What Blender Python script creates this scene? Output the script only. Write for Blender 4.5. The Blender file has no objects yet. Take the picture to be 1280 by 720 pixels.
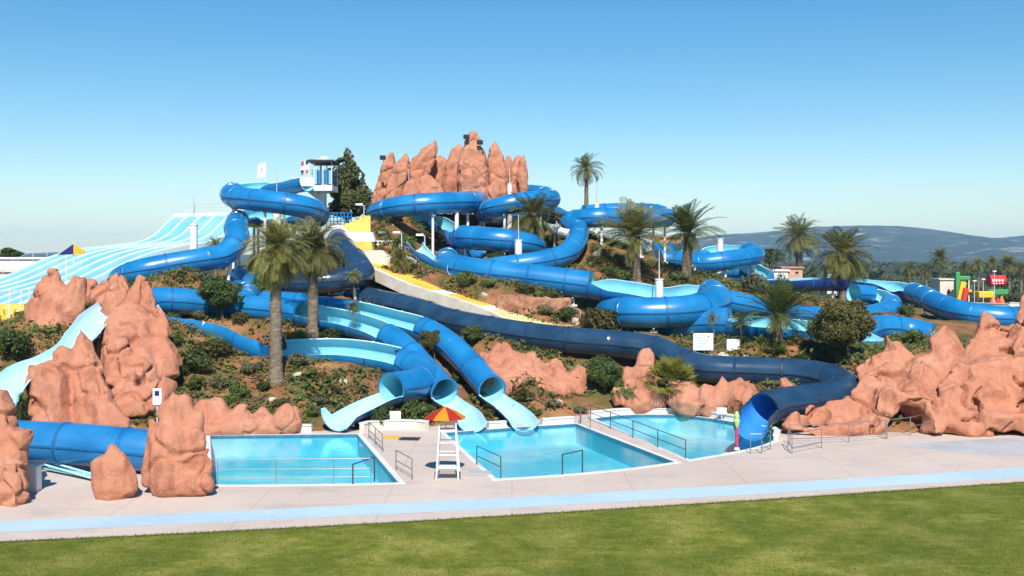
import bpy, bmesh, math, random
from mathutils import Vector, Matrix, noise
from mathutils.geometry import tessellate_polygon
random.seed(7)
PI = math.pi
S = bpy.context.scene
COL = S.collection
# ---------------------------------------------------------------- camera model used to measure the place
F, CX, HY, CH = 1280.0, 640.0, 322.0, 10.0
def P(px, py, Y): return Vector(((px-CX)/F*Y, Y, CH-(py-HY)/F*Y))
def D(px, py, z=0.0):                       # where a pixel's ray meets the level z
    Y = F*(CH-z)/(py-HY)
    return Vector(((px-CX)/F*Y, Y, z))
def tab(t, x):
    if x <= t[0][0]: return t[0][1]
    for (a, b), (c, d) in zip(t, t[1:]):
        if x <= c: return b+(d-b)*(x-a)/(c-a)
    return t[-1][1]
# ---------------------------------------------------------------- materials
def new_mat(name):
    m = bpy.data.materials.new(name); m.use_nodes = True
    nt = m.node_tree; nt.nodes.clear()
    out = nt.nodes.new('ShaderNodeOutputMaterial'); b = nt.nodes.new('ShaderNodeBsdfPrincipled')
    nt.links.new(b.outputs[0], out.inputs[0])
    return m, nt, b, out
def pos_node(nt, scale=(1, 1, 1)):
    g = nt.nodes.new('ShaderNodeNewGeometry'); mp = nt.nodes.new('ShaderNodeMapping')
    mp.inputs['Scale'].default_value = scale
    nt.links.new(g.outputs['Position'], mp.inputs[0]); return mp.outputs[0]
def noise_node(nt, vec, scale, detail=4, rough=.55):
    n = nt.nodes.new('ShaderNodeTexNoise'); n.inputs['Scale'].default_value = scale
    n.inputs['Detail'].default_value = detail; n.inputs['Roughness'].default_value = rough
    nt.links.new(vec, n.inputs['Vector']); return n.outputs['Fac']
def ramp_node(nt, fac, stops):
    r = nt.nodes.new('ShaderNodeValToRGB'); e = r.color_ramp.elements
    while len(e) < len(stops): e.new(.5)
    for q, (p, c) in zip(e, stops):
        q.position = p; q.color = (c[0], c[1], c[2], 1)
    nt.links.new(fac, r.inputs[0]); return r.outputs[0]
def mix_node(nt, fac, a, b, mode='MIX'):
    m = nt.nodes.new('ShaderNodeMix'); m.data_type = 'RGBA'; m.blend_type = mode
    for s, v in ((m.inputs[0], fac), (m.inputs[6], a), (m.inputs[7], b)):
        if hasattr(v, 'links') or isinstance(v, bpy.types.NodeSocket): nt.links.new(v, s)
        elif isinstance(v, (int, float)): s.default_value = v
        else: s.default_value = (v[0], v[1], v[2], 1)
    return m.outputs[2]
def bump(nt, b, fac, strength, dist=.1):
    n = nt.nodes.new('ShaderNodeBump'); n.inputs['Strength'].default_value = strength; n.inputs['Distance'].default_value = dist
    nt.links.new(fac, n.inputs['Height']); nt.links.new(n.outputs[0], b.inputs['Normal'])
def mat(name, c, c2=None, rough=.5, scale=.6, detail=5, bs=0, bscale=8, lo=.35, hi=.65, spec=.5, metal=0, stretch=(1, 1, 1), coat=0):
    m, nt, b, out = new_mat(name)
    b.inputs['Roughness'].default_value = rough; b.inputs['Specular IOR Level'].default_value = spec
    b.inputs['Metallic'].default_value = metal; b.inputs['Coat Weight'].default_value = coat; b.inputs['Coat Roughness'].default_value = .12
    if c2 is None: b.inputs['Base Color'].default_value = (*c, 1)
    else:
        v = pos_node(nt, stretch)
        nt.links.new(ramp_node(nt, noise_node(nt, v, scale, detail), [(lo, c), (hi, c2)]), b.inputs['Base Color'])
    if bs: bump(nt, b, noise_node(nt, pos_node(nt), bscale, 6), bs)
    return m
def leaf_mat(name, cols, trans=.25, rough=.55):
    m, nt, b, out = new_mat(name)
    g = nt.nodes.new('ShaderNodeNewGeometry'); oi = nt.nodes.new('ShaderNodeObjectInfo')
    n = len(cols)
    c = ramp_node(nt, g.outputs['Random Per Island'], [(i/max(1, n-1), q) for i, q in enumerate(cols)])
    hs = nt.nodes.new('ShaderNodeHueSaturation')
    mr = nt.nodes.new('ShaderNodeMapRange'); mr.inputs[3].default_value = .75; mr.inputs[4].default_value = 1.25
    nt.links.new(oi.outputs['Random'], mr.inputs[0]); nt.links.new(mr.outputs[0], hs.inputs['Value']); nt.links.new(c, hs.inputs['Color'])
    c = hs.outputs[0]
    nt.links.new(c, b.inputs['Base Color']); b.inputs['Roughness'].default_value = rough; b.inputs['Specular IOR Level'].default_value = .3
    t = nt.nodes.new('ShaderNodeBsdfTranslucent'); nt.links.new(c, t.inputs[0])
    mx = nt.nodes.new('ShaderNodeMixShader'); mx.inputs[0].default_value = trans
    nt.links.new(b.outputs[0], mx.inputs[1]); nt.links.new(t.outputs[0], mx.inputs[2]); nt.links.new(mx.outputs[0], out.inputs[0])
    return m
M = {}
M['blue'] = mat('slide_blue', (.006, .150, .37), (.018, .215, .48), rough=.30, scale=.45, detail=8, coat=.3, spec=.5)
M['blue_old'] = mat('slide_blue_faded', (.010, .150, .37), (.026, .21, .47), rough=.34, scale=.6, coat=.2)
M['navy'] = mat('slide_navy', (.012, .038, .080), (.024, .062, .118), rough=.24, scale=.8, coat=.3)
M['deepblue'] = mat('flume_deep_blue', (.008, .03, .16), (.012, .045, .22), rough=.35, scale=.8)
M['joint'] = mat('slide_joint', (.007, .105, .29), rough=.5)
M['joint_navy'] = mat('slide_joint_navy', (.010, .028, .064), rough=.5)
M['inner'] = mat('slide_inner', (.20, .58, .70), (.28, .64, .74), rough=.3, scale=.8)
M['pale'] = mat('slide_pale', (.40, .70, .80), (.50, .76, .83), rough=.3, scale=.5)
M['mid'] = mat('slide_exit_blue', (.03, .22, .60), (.05, .28, .66), rough=.25, scale=.5)
M['white'] = mat('white_paint', (.74, .74, .72), (.80, .80, .79), rough=.5, scale=1.5)
M['cream'] = mat('cream_render', (.62, .53, .42), (.74, .68, .58), rough=.8, scale=1.0, bs=.15)
M['steel'] = mat('rail_steel', (.32, .33, .35), rough=.35, metal=.7)
M['darksteel'] = mat('dark_rail', (.05, .06, .08), rough=.45)
M['galv'] = mat('galvanised', (.5, .52, .54), rough=.5)
M['yellow'] = mat('yellow_step', (.72, .46, .06), (.82, .58, .13), rough=.75, scale=1.2, bs=.1)
M['yellowp'] = mat('yellow_plastic', (.80, .52, .02), rough=.5)
M['red'] = mat('red_cloth', (.62, .035, .025), rough=.8)
M['gold'] = mat('gold_cloth', (.82, .40, .02), rough=.8)
M['dark'] = mat('dark_box', (.02, .02, .025), rough=.6)
M['green'] = mat('green_panel', (.05, .30, .10), rough=.5)
M['lime'] = mat('lime_cloth', (.45, .60, .18), rough=.8)
M['orange'] = mat('orange_plastic', (.75, .20, .03), rough=.5)
M['pinkred'] = mat('pink_red', (.55, .04, .10), rough=.7)
M['flagblue'] = mat('flag_blue', (.01, .02, .14), rough=.8)
M['trunk'] = mat('palm_trunk', (.13, .095, .065), (.26, .20, .14), rough=.95, scale=2.2, bs=.8, bscale=3, stretch=(1, 1, 3))
M['bark'] = mat('bark', (.09, .06, .04), (.17, .12, .08), rough=.95, scale=3, bs=.6)
M['deck'] = None
def ground_mats():
    # hillside soil: orange earth, red bark mulch, dry grass, limestone crumbs
    m, nt, b, out = new_mat('hillside_soil'); v = pos_node(nt)
    n1 = noise_node(nt, v, .22, 6, .6); n2 = noise_node(nt, v, 1.1, 6, .65); n3 = noise_node(nt, v, .12, 4)
    c1 = ramp_node(nt, n1, [(.34, (.15, .050, .026)), (.44, (.26, .088, .038)), (.56, (.38, .155, .060)), (.70, (.36, .20, .095))])
    c2 = ramp_node(nt, n2, [(.30, (.09, .055, .028)), (.48, (.30, .14, .06)), (.72, (.46, .33, .20))])
    c = mix_node(nt, .5, c1, c2)
    veg = ramp_node(nt, noise_node(nt, v, .55, 7, .7), [(.45, (0, 0, 0)), (.57, (.9, .9, .9))])
    c = mix_node(nt, veg, c, (.085, .092, .028))
    sx = nt.nodes.new('ShaderNodeSeparateXYZ'); nt.links.new(v, sx.inputs[0])
    mr = nt.nodes.new('ShaderNodeMapRange'); mr.inputs[1].default_value = 150; mr.inputs[2].default_value = 230
    nt.links.new(sx.outputs[1], mr.inputs[0])
    far = ramp_node(nt, noise_node(nt, v, .012, 8, .6), [(.35, (.022, .034, .014)), (.55, (.045, .055, .022)), (.72, (.16, .13, .075))])
    c = mix_node(nt, mr.outputs[0], c, far)
    nt.links.new(c, b.inputs['Base Color']); b.inputs['Roughness'].default_value = .95; b.inputs['Specular IOR Level'].default_value = .15
    bump(nt, b, n2, .9, .25); M['soil'] = m
    # paved deck
    m, nt, b, out = new_mat('deck_concrete'); v = pos_node(nt)
    n = noise_node(nt, v, .16, 6, .6); n2 = noise_node(nt, v, 2.5, 5, .7)
    c = ramp_node(nt, n, [(.3, (.51, .40, .335)), (.7, (.60, .49, .42))])
    c = mix_node(nt, .10, c, ramp_node(nt, n2, [(.3, (.32, .28, .25)), (.7, (.75, .70, .66))]))
    st = ramp_node(nt, noise_node(nt, pos_node(nt, (.5, 1.2, 1)), .5, 7, .65), [(.52, (0, 0, 0)), (.72, (.65, .65, .65))])
    c = mix_node(nt, st, c, (.36, .32, .29))
    br = nt.nodes.new('ShaderNodeTexBrick'); br.inputs['Scale'].default_value = 1.0; br.inputs['Mortar Size'].default_value = .012
    br.inputs['Brick Width'].default_value = 5.2; br.inputs['Row Height'].default_value = 40; br.offset = 0
    br.inputs['Color1'].default_value = br.inputs['Color2'].default_value = (1, 1, 1, 1); br.inputs['Mortar'].default_value = (.62, .6, .58, 1)
    nt.links.new(pos_node(nt), br.inputs[0])
    c = mix_node(nt, 1.0, c, br.outputs[0], 'MULTIPLY')
    vo = nt.nodes.new('ShaderNodeTexVoronoi'); vo.feature = 'DISTANCE_TO_EDGE'; vo.inputs['Scale'].default_value = .17
    dm = nt.nodes.new('ShaderNodeVectorMath'); dm.operation = 'ADD'; nn = nt.nodes.new('ShaderNodeTexNoise'); nn.inputs['Scale'].default_value = .6; nn.inputs['Detail'].default_value = 6
    nt.links.new(v, nn.inputs['Vector']); nt.links.new(v, dm.inputs[0]); nt.links.new(nn.outputs['Color'], dm.inputs[1]); nt.links.new(dm.outputs[0], vo.inputs['Vector'])
    c = mix_node(nt, ramp_node(nt, vo.outputs['Distance'], [(.001, (.22, .22, .22)), (.004, (0, 0, 0))]), c, (.22, .19, .17))
    nt.links.new(c, b.inputs['Base Color']); b.inputs['Roughness'].default_value = .85; b.inputs['Specular IOR Level'].default_value = .2
    bump(nt, b, n2, .1, .02); M['deck'] = m
    # painted lane
    m, nt, b, out = new_mat('lane_paint'); v = pos_node(nt)
    c = ramp_node(nt, noise_node(nt, v, .12, 5, .6), [(.35, (.36, .49, .60)), (.65, (.46, .60, .67))])
    w = ramp_node(nt, noise_node(nt, v, 3.0, 6, .7), [(.54, (0, 0, 0)), (.66, (1, 1, 1))])
    c = mix_node(nt, w, c, (.56, .56, .54))
    nt.links.new(c, b.inputs['Base Color']); b.inputs['Roughness'].default_value = .8; M['lane'] = m
    # lawn
    m, nt, b, out = new_mat('lawn_grass'); v = pos_node(nt)
    n1 = noise_node(nt, v, .38, 7, .68); n2 = noise_node(nt, pos_node(nt, (.8, 1.3, 1)), 1.5, 9, .78); n3 = noise_node(nt, v, .09, 3)
    c1 = ramp_node(nt, n1, [(.38, (.075, .118, .010)), (.50, (.185, .205, .022)), (.60, (.38, .345, .085))])
    c2 = ramp_node(nt, n2, [(.32, (.045, .078, .007)), (.5, (.165, .19, .020)), (.67, (.40, .355, .10))])
    c = mix_node(nt, .5, c1, c2)
    c = mix_node(nt, ramp_node(nt, n3, [(.40, (0, 0, 0)), (.62, (.45, .45, .45))]), c, (.085, .115, .012))
    nt.links.new(c, b.inputs['Base Color']); b.inputs['Roughness'].default_value = .9; b.inputs['Specular IOR Level'].default_value = .15
    bump(nt, b, n2, 1.0, .12); M['lawn'] = m
    # sculpted concrete rock
    m, nt, b, out = new_mat('sculpted_rock'); v = pos_node(nt)
    n1 = noise_node(nt, v, .35, 6, .6); n2 = noise_node(nt, v, 2.2, 7, .7); n3 = noise_node(nt, v, 9, 5, .7)
    c = ramp_node(nt, n1, [(.28, (.45, .175, .102)), (.5, (.54, .232, .142)), (.72, (.60, .30, .195))])
    c = mix_node(nt, .35, c, ramp_node(nt, n2, [(.3, (.33, .12, .068)), (.5, (.50, .205, .122)), (.7, (.62, .32, .21))]))
    sk = ramp_node(nt, noise_node(nt, pos_node(nt, (1, 1, .18)), 1.3, 6, .7), [(.52, (0, 0, 0)), (.68, (.6, .6, .6))])
    c = mix_node(nt, sk, c, (.25, .095, .058))
    nt.links.new(c, b.inputs['Base Color']); b.inputs['Roughness'].default_value = .92; b.inputs['Specular IOR Level'].default_value = .15
    ad = nt.nodes.new('ShaderNodeMath'); ad.operation = 'ADD'; nt.links.new(n2, ad.inputs[0]); nt.links.new(n3, ad.inputs[1])
    bump(nt, b, ad.outputs[0], .7, .13); M['rock'] = m
    # pool basin and water
    m, nt, b, out = new_mat('pool_paint'); v = pos_node(nt)
    c = ramp_node(nt, noise_node(nt, v, .22, 5, .6), [(.34, (.09, .60, .79)), (.52, (.18, .71, .86)), (.66, (.46, .82, .88))])
    nt.links.new(c, b.inputs['Base Color']); b.inputs['Roughness'].default_value = .7; M['basin'] = m
    m, nt, b, out = new_mat('pool_water'); v = pos_node(nt)
    tr = nt.nodes.new('ShaderNodeBsdfTransparent'); tr.inputs[0].default_value = (.80, .965, .985, 1)
    gl = nt.nodes.new('ShaderNodeBsdfGlossy'); gl.inputs['Roughness'].default_value = .03
    fr = nt.nodes.new('ShaderNodeFresnel'); fr.inputs['IOR'].default_value = 1.33
    bp = nt.nodes.new('ShaderNodeBump'); bp.inputs['Strength'].default_value = .28; bp.inputs['Distance'].default_value = .05
    nt.links.new(noise_node(nt, pos_node(nt, (1, .55, 1)), 3.2, 4, .6), bp.inputs['Height'])
    nt.links.new(bp.outputs[0], gl.inputs['Normal']); nt.links.new(bp.outputs[0], fr.inputs['Normal'])
    mx = nt.nodes.new('ShaderNodeMixShader'); nt.links.new(fr.outputs[0], mx.inputs[0]); nt.links.new(tr.outputs[0], mx.inputs[1]); nt.links.new(gl.outputs[0], mx.inputs[2])
    nt.links.new(mx.outputs[0], out.inputs[0]); M['water'] = m
    # far mountains
    m, nt, b, out = new_mat('mountain_scrub'); v = pos_node(nt)
    c = ramp_node(nt, noise_node(nt, v, .006, 9, .65), [(.35, (.016, .024, .016)), (.55, (.034, .042, .026)), (.66, (.06, .06, .04))])
    w = ramp_node(nt, noise_node(nt, pos_node(nt, (.5, 1, 1.5)), .011, 8, .7), [(.56, (0, 0, 0)), (.68, (.8, .8, .8))])
    c = mix_node(nt, w, c, (.50, .44, .36))
    nt.links.new(c, b.inputs['Base Color']); b.inputs['Roughness'].default_value = 1; b.inputs['Specular IOR Level'].default_value = 0; M['mountain'] = m
ground_mats()
M['patch'] = mat('grey_screed', (.36, .36, .37), (.46, .46, .47), rough=.85, scale=.4)
M['coping'] = mat('coping_white', (.62, .62, .59), (.74, .73, .70), rough=.6, scale=1.5)
M['limestone'] = mat('limestone', (.42, .33, .25), (.62, .53, .43), rough=.95, scale=2, bs=.6, bscale=4)
M['l_palm'] = leaf_mat('palm_leaf', [(.10, .110, .026), (.19, .19, .048), (.30, .27, .085), (.13, .145, .036)], .35)
M['l_palm2'] = leaf_mat('palm_leaf_green', [(.07, .105, .024), (.13, .165, .042), (.21, .22, .07)], .35)
M['l_dry'] = leaf_mat('palm_leaf_dry', [(.20, .13, .05), (.32, .23, .08), (.26, .20, .07), (.15, .10, .045)])
M['l_yel'] = leaf_mat('palm_leaf_yellow', [(.20, .21, .03), (.34, .30, .04), (.12, .16, .03)])
M['l_dark'] = leaf_mat('leaf_dark', [(.032, .058, .014), (.062, .096, .022), (.095, .13, .032), (.048, .078, .018)])
M['l_olive'] = leaf_mat('leaf_olive', [(.075, .070, .018), (.11, .105, .028), (.14, .12, .036), (.06, .07, .02)])
M['l_olivedark'] = leaf_mat('leaf_pine', [(.05, .06, .018), (.085, .095, .028), (.13, .125, .042)])
M['l_mid'] = leaf_mat('leaf_mid', [(.06, .10, .022), (.11, .16, .035), (.17, .20, .05)])
M['l_grey'] = leaf_mat('leaf_grey', [(.11, .12, .06), (.16, .165, .085), (.20, .18, .09), (.09, .11, .04)])
M['l_ground'] = leaf_mat('leaf_ground', [(.05, .07, .018), (.10, .11, .03), (.17, .14, .05), (.20, .15, .06), (.08, .10, .025)])
M['l_far'] = leaf_mat('leaf_far', [(.026, .044, .014), (.048, .068, .022), (.08, .088, .03)], trans=.1)
# ---------------------------------------------------------------- object helpers
def tag(o, label=None, cat=None, group=None, kind=None):
    if label: o['label'] = label
    if cat: o['category'] = cat
    if group: o['group'] = group
    if kind: o['kind'] = kind
    return o
def thing(name, label, cat, loc=(0, 0, 0), rz=0, group=None):
    o = bpy.data.objects.new(name, None); COL.objects.link(o); o.empty_display_size = .3
    o.location = loc; o.rotation_euler = (0, 0, rz)
    return tag(o, label, cat, group)
def root_of(o):
    while o.parent: o = o.parent
    return o
def link(name, me, parent=None, world=False):
    o = bpy.data.objects.new(name, me); COL.objects.link(o)
    if parent is not None:
        o.parent = parent
        if world: me.transform(Matrix.Translation(-root_of(parent).location))
    return o
def mesh(name, bm, mats, smooth=True, sharp=38):
    me = bpy.data.meshes.new(name); bm.normal_update(); bm.to_mesh(me); bm.free()
    for m in (mats if isinstance(mats, (list, tuple)) else [mats]): me.materials.append(m)
    me.polygons.foreach_set('use_smooth', [smooth]*len(me.polygons))
    if smooth and sharp: me.set_sharp_from_angle(angle=math.radians(sharp))
    return me
def obj(name, bm, mats, parent=None, world=True, smooth=True, sharp=38):
    return link(name, mesh(name, bm, mats, smooth, sharp), parent, world and parent is not None)
def pyobj(name, vs, fs, mats, parent=None, world=False, smooth=False, mi=None):
    me = bpy.data.meshes.new(name); me.from_pydata(vs, [], fs)
    for m in (mats if isinstance(mats, (list, tuple)) else [mats]): me.materials.append(m)
    if mi: me.polygons.foreach_set('material_index', mi)
    if smooth: me.polygons.foreach_set('use_smooth', [True]*len(fs))
    return link(name, me, parent, world)
def box(bm, c, s, rz=0, bev=0, mi=0, M3=None):
    r = bmesh.ops.create_cube(bm, size=1)
    mt = Matrix.Translation(c) @ (M3.to_4x4() if M3 else Matrix.Rotation(rz, 4, 'Z')) @ Matrix.Diagonal((s[0], s[1], s[2], 1))
    bmesh.ops.transform(bm, matrix=mt, verts=r['verts'])
    fs = {f for v in r['verts'] for f in v.link_faces}
    for f in fs: f.material_index = mi
    if bev:
        es = {e for f in fs for e in f.edges}
        bmesh.ops.bevel(bm, geom=list(es), offset=bev, segments=2, affect='EDGES', profile=.5)
def bar(bm, a, b, r0, r1=None, n=8, mi=0, cap=True):
    a, b = Vector(a), Vector(b); r1 = r0 if r1 is None else r1
    d = (b-a).normalized(); s = d.orthogonal().normalized(); u = d.cross(s)
    A = []; B = []
    for i in range(n):
        q = 2*PI*i/n; w = s*math.cos(q)+u*math.sin(q)
        A.append(bm.verts.new(a+w*r0)); B.append(bm.verts.new(b+w*r1))
    for i in range(n):
        f = bm.faces.new((A[i], A[(i+1) % n], B[(i+1) % n], B[i])); f.material_index = mi
    if cap:
        bm.faces.new(A[::-1]).material_index = mi; bm.faces.new(B).material_index = mi
def prism(bm, pts, z0, z1, mi=0):
    A = [bm.verts.new((p[0], p[1], z0)) for p in pts]; B = [bm.verts.new((p[0], p[1], z1)) for p in pts]
    n = len(pts)
    for i in range(n): bm.faces.new((A[i], A[(i+1) % n], B[(i+1) % n], B[i])).material_index = mi
    bm.faces.new(A[::-1]).material_index = mi; bm.faces.new(B).material_index = mi
    bmesh.ops.recalc_face_normals(bm, faces=bm.faces[:])
def smooth_path(pts, step=.45):
    q = [pts[0]*2-pts[1]]+list(pts)+[pts[-1]*2-pts[-2]]
    out = []; prm = []
    for i in range(1, len(q)-2):
        p0, p1, p2, p3 = q[i-1:i+3]
        n = max(4, int((p2-p1).length/.12))
        for k in range(n):
            t = k/n
            out.append(.5*((2*p1)+(p2-p0)*t+(2*p0-5*p1+4*p2-p3)*t*t+(3*p1-p0-3*p2+p3)*t**3)); prm.append(i-1+t)
    out.append(q[-2]); prm.append(len(pts)-1.0)
    return out, prm
class Path:
    def __init__(self, pts):
        self.p, self.prm = smooth_path(pts)
        self.s = [0]
        for a, b in zip(self.p, self.p[1:]): self.s.append(self.s[-1]+(b-a).length)
        self.L = self.s[-1]
    def _i(self, s):
        lo, hi = 0, len(self.s)-1
        while hi-lo > 1:
            m = (lo+hi)//2
            if self.s[m] <= s: lo = m
            else: hi = m
        return lo
    def at(self, s):
        s = max(0, min(self.L, s)); i = self._i(s)
        d = self.s[i+1]-self.s[i]; t = (s-self.s[i])/d if d > 1e-9 else 0
        return self.p[i].lerp(self.p[i+1], t)
    def tan(self, s, e=.35): return (self.at(s+e)-self.at(s-e)).normalized()
    def s_of(self, prm):
        for i, q in enumerate(self.prm):
            if q >= prm: return self.s[i]
        return self.L
    def curv(self, s):
        a = self.tan(s-.8); b = self.tan(s+.8)
        return math.atan2(a.x*b.y-a.y*b.x, a.x*b.x+a.y*b.y)/1.6
UP = Vector((0, 0, 1))
SUN, SKY, EXPO = 5.0, .100, 0.36
SKY_ALT, SKY_AIR, SKY_DUST, SKY_OZ = 0, 1.0, .1, 1.6
SKY_SAT, SKY_HUE = 1.45, .495
HAZE_D = 1.05e-4
# ---------------------------------------------------------------- slides: measured centre lines (pixel, pixel, distance)
SL = []
def slide(name, label, pts, R, runs, outer='blue', inner='inner', step=4.4, sup=True, cat='water slide', first=2.0, bankk=1.3):
    Rf = R if isinstance(R, tuple) else (R, R); R = max(Rf)
    SL.append(dict(name=name, label=label, path=Path([P(*p) for p in pts]), R=R, Rf=Rf, runs=runs, outer=outer, inner=inner, step=step, sup=sup, cat=cat, first=first, bankk=bankk))
slide('tower_spiral_slide', 'long blue slide winding from the white lookout tower into the left pool',
      [(384, 226, 99), (352, 232, 101), (318, 237, 102), (294, 240, 99), (291, 246, 95), (320, 250, 92), (360, 255, 91), (390, 262, 92.5), (397, 270, 96),
       (365, 272, 100), (325, 271, 100), (303, 273, 97), (295, 282, 92), (296, 300, 88.5), (280, 318, 87), (250, 325, 85.5), (210, 332, 84.5), (172, 340, 84),
       (150, 350, 86), (165, 360, 89), (215, 366, 90), (270, 364, 90), (306, 366, 87), (308, 376, 80.5), (280, 381, 78.2), (230, 377, 76.8), (198, 376, 76), (178, 381, 75),
       (190, 391, 73.8), (218, 405, 72.8), (255, 411, 72.2), (290, 419, 71.2), (320, 433, 70), (350, 442, 69.5), (385, 441, 69.6), (430, 441, 69.5), (475, 447, 69), (512, 457, 68.4),
       (530, 470, 66.6), (518, 481, 64.8), (494, 485, 63.2), (474, 491, 61.9), (454, 500, 60.6), (436, 509, 59.4), (419, 518, 58.3)], 1.0,
      [(0, 3.2, 'open'), (3.2, 8.2, 'tube'), (8.2, 11.5, 'open'), (11.5, 27.5, 'tube'), (27.5, 33.1, 'open', .42), (33.1, 36.6, 'side', 0), (36.6, 40.2, 'tube'), (40.2, 44, 'exit')])
slide('inner_garden_slide', 'blue slide passing behind the two tall palms to the tube mouth nearest the lifeguard umbrella',
      [(306, 384, 76.6), (330, 386, 76.3), (360, 389, 75.8), (400, 397, 74.8), (440, 405, 73.6), (476, 417, 72.2), (506, 436, 70.4), (531, 462, 68.2), (556, 490, 65.2), (572, 501, 63), (583, 511, 61.2), (591, 521, 59)], .92,
      [(0, 2.4, 'tube'), (2.4, 5.2, 'side', 0), (5.2, 8, 'tube'), (8, 11, 'exit')])
slide('outer_garden_slide', 'blue slide whose round mouth opens over the back edge of the middle pool',
      [(330, 378, 80.4), (365, 380, 79.6), (400, 385, 78.6), (445, 391, 77.2), (487, 401, 75.6), (528, 412, 73.8), (560, 430, 71.8), (590, 459, 69), (615, 487, 66), (634, 500, 63.6), (648, 512, 61.6), (656, 521, 60)], .92,
      [(0, 3.0, 'tube'), (3.0, 5.0, 'side', 0), (5.0, 8, 'tube'), (8, 11, 'exit')])
slide('navy_tube_slide', 'long dark navy enclosed tube crossing the whole slope to the right pool',
      [(421, 298, 93), (432, 312, 90), (448, 330, 86.5), (452, 342, 84.5), (430, 349, 82.8), (395, 353, 82.2), (362, 354, 83), (345, 355, 86), (360, 362, 89), (400, 366, 88.5), (440, 369, 86),
       (475, 377, 83), (520, 387, 80.2), (558, 400, 77.6), (600, 409, 76), (660, 419, 74.4), (720, 426, 73), (780, 431, 71.8), (818, 437, 71), (846, 450, 69.4), (882, 461, 68.2),
       (940, 464, 67.4), (1000, 467, 66.4), (1038, 474, 65), (1056, 485, 63.4), (1040, 495, 61.6), (1006, 501, 60.4), (972, 506, 59.4), (955, 512, 58.6), (944, 523, 57.6), (939, 534, 56.8)], .96,
      [(0, 28, 'tube'), (28, 30, 'chute')], outer='navy', inner='mid')
slide('main_loop_slide', 'blue slide with stacked loops under the rock spires and a long diagonal run',
      [(606, 250, 105), (586, 252, 99), (545, 254, 96), (502, 258, 96), (472, 266, 99), (480, 273, 104), (515, 274, 106), (545, 277, 104), (563, 286, 98.5), (572, 295, 94.5), (602, 298, 91.5), (642, 302, 91.2), (668, 309, 93.5),
       (655, 316, 97.5), (610, 320, 98.5), (567, 322, 95.5), (560, 331, 89.5), (600, 340, 86.2), (660, 347, 85), (725, 355, 84), (785, 363, 83), (835, 371, 82.4), (868, 367, 84.5), (890, 368, 83.5), (893, 379, 80.5), (862, 388, 78.6), (820, 391, 78.2), (782, 391, 79), (762, 394, 82),
       (790, 402, 82), (845, 406, 80), (900, 404, 78), (955, 407, 77), (1010, 412, 76.4), (1065, 421, 75.6), (1105, 430, 75)], (1.0, 1.2),
      [(0, 5, 'tube'), (5, 9.3, 'open'), (9.3, 19.2, 'tube'), (19.2, 22.8, 'open', -.42), (22.8, 31.2, 'tube'), (31.2, 35, 'open', -.3)])
slide('upper_loop_slide', 'blue slide looping below the lone skyline palm before a steep drop',
      [(612, 247, 106), (640, 243, 109), (672, 243, 107), (688, 249, 102), (655, 252, 98), (618, 260, 98), (606, 267, 102), (640, 270, 106), (685, 262, 107), (715, 268, 108), (770, 265, 109), (815, 266, 107), (832, 272, 103), (795, 273, 99),
       (745, 272, 97.5), (712, 277, 99), (722, 287, 97), (720, 302, 93), (706, 318, 90), (675, 327, 88.6), (635, 333, 88), (598, 338, 87)], .95,
      [(0, 1.5, 'open'), (1.5, 7, 'tube'), (7, 9.3, 'open'), (9.3, 21, 'tube')])
slide('white_chute', 'short pale open chute curving down beside the yellow stairs into the diagonal blue tube',
      [(518, 304, 93.5), (524, 312, 91.8), (536, 322, 89.6), (553, 329, 88.2), (568, 334, 87)], .8, [(0, 4, 'open')], inner='pale')
slide('ridge_chute', 'small white open chute curling under the upper loop left of the steep blue drop',
      [(688, 278, 99), (694, 285, 97), (706, 290, 96), (722, 290, 95.5)], .6, [(0, 3, 'open')], inner='pale', outer='white')
slide('far_loop_slide', 'blue slide with two flat loops behind two stout palms on the hill shoulder',
      [(848, 316, 118), (805, 315, 121), (768, 320, 119), (762, 330, 115), (795, 328, 111), (835, 325, 110.5), (875, 329, 111.5), (915, 325, 112), (944, 319, 115), (925, 312, 120), (893, 316, 122), (880, 326, 119), (905, 337, 119), (938, 338, 119), (956, 347, 116), (935, 354, 113)], 1.08,
      [(0, 8.6, 'tube'), (8.6, 10.8, 'open'), (10.8, 12, 'tube'), (12, 15, 'open')])
slide('long_flat_flume', 'long dark open flume ending in a big blue tube beside the right rocks',
      [(884, 348, 108), (930, 352, 109), (980, 353, 111), (1030, 351, 112), (1080, 354, 112), (1125, 362, 110), (1152, 370, 105), (1174, 381, 100), (1205, 391, 96.5), (1245, 397, 95), (1271, 398.5, 95)], 1.12,
      [(0, 5.6, 'open'), (5.6, 10, 'tube')], inner='inner', outer='deepblue')
SL[-1]['tubeouter'] = 'blue'
slide('return_loop_slide', 'blue slide doubling back in a tight bend just right of the big round tree',
      [(1066, 367, 104), (1096, 371, 105), (1114, 381, 101), (1100, 392, 96.5), (1060, 397, 93), (1015, 397, 89), (968, 391, 86.5), (930, 382, 84.5), (904, 376, 84)], 1.0,
      [(0, .9, 'tube'), (.9, 1.9, 'open'), (1.9, 8, 'tube')])
slide('rock_side_slide', 'wide blue slide descending behind the pointed top of the big right rock',
      [(1165, 420, 84), (1130, 412, 85), (1095, 410, 84), (1072, 418, 81), (1066, 432, 78), (1080, 446, 75)], 1.05, [(0, 2.6, 'tube'), (2.6, 5, 'open')])
slide('pale_open_slide', 'wide pale open slide running down between the tall left rocks',
      [(140, 371, 67), (122, 385, 64.5), (108, 402, 62), (92, 420, 59.5), (66, 436, 57.4), (34, 450, 55.4), (8, 472, 53.4), (-8, 500, 51.6), (-20, 525, 50)], 1.08,
      [(0, 8, 'exit')], outer='deepblue', inner='pale', bankk=.5)
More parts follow.
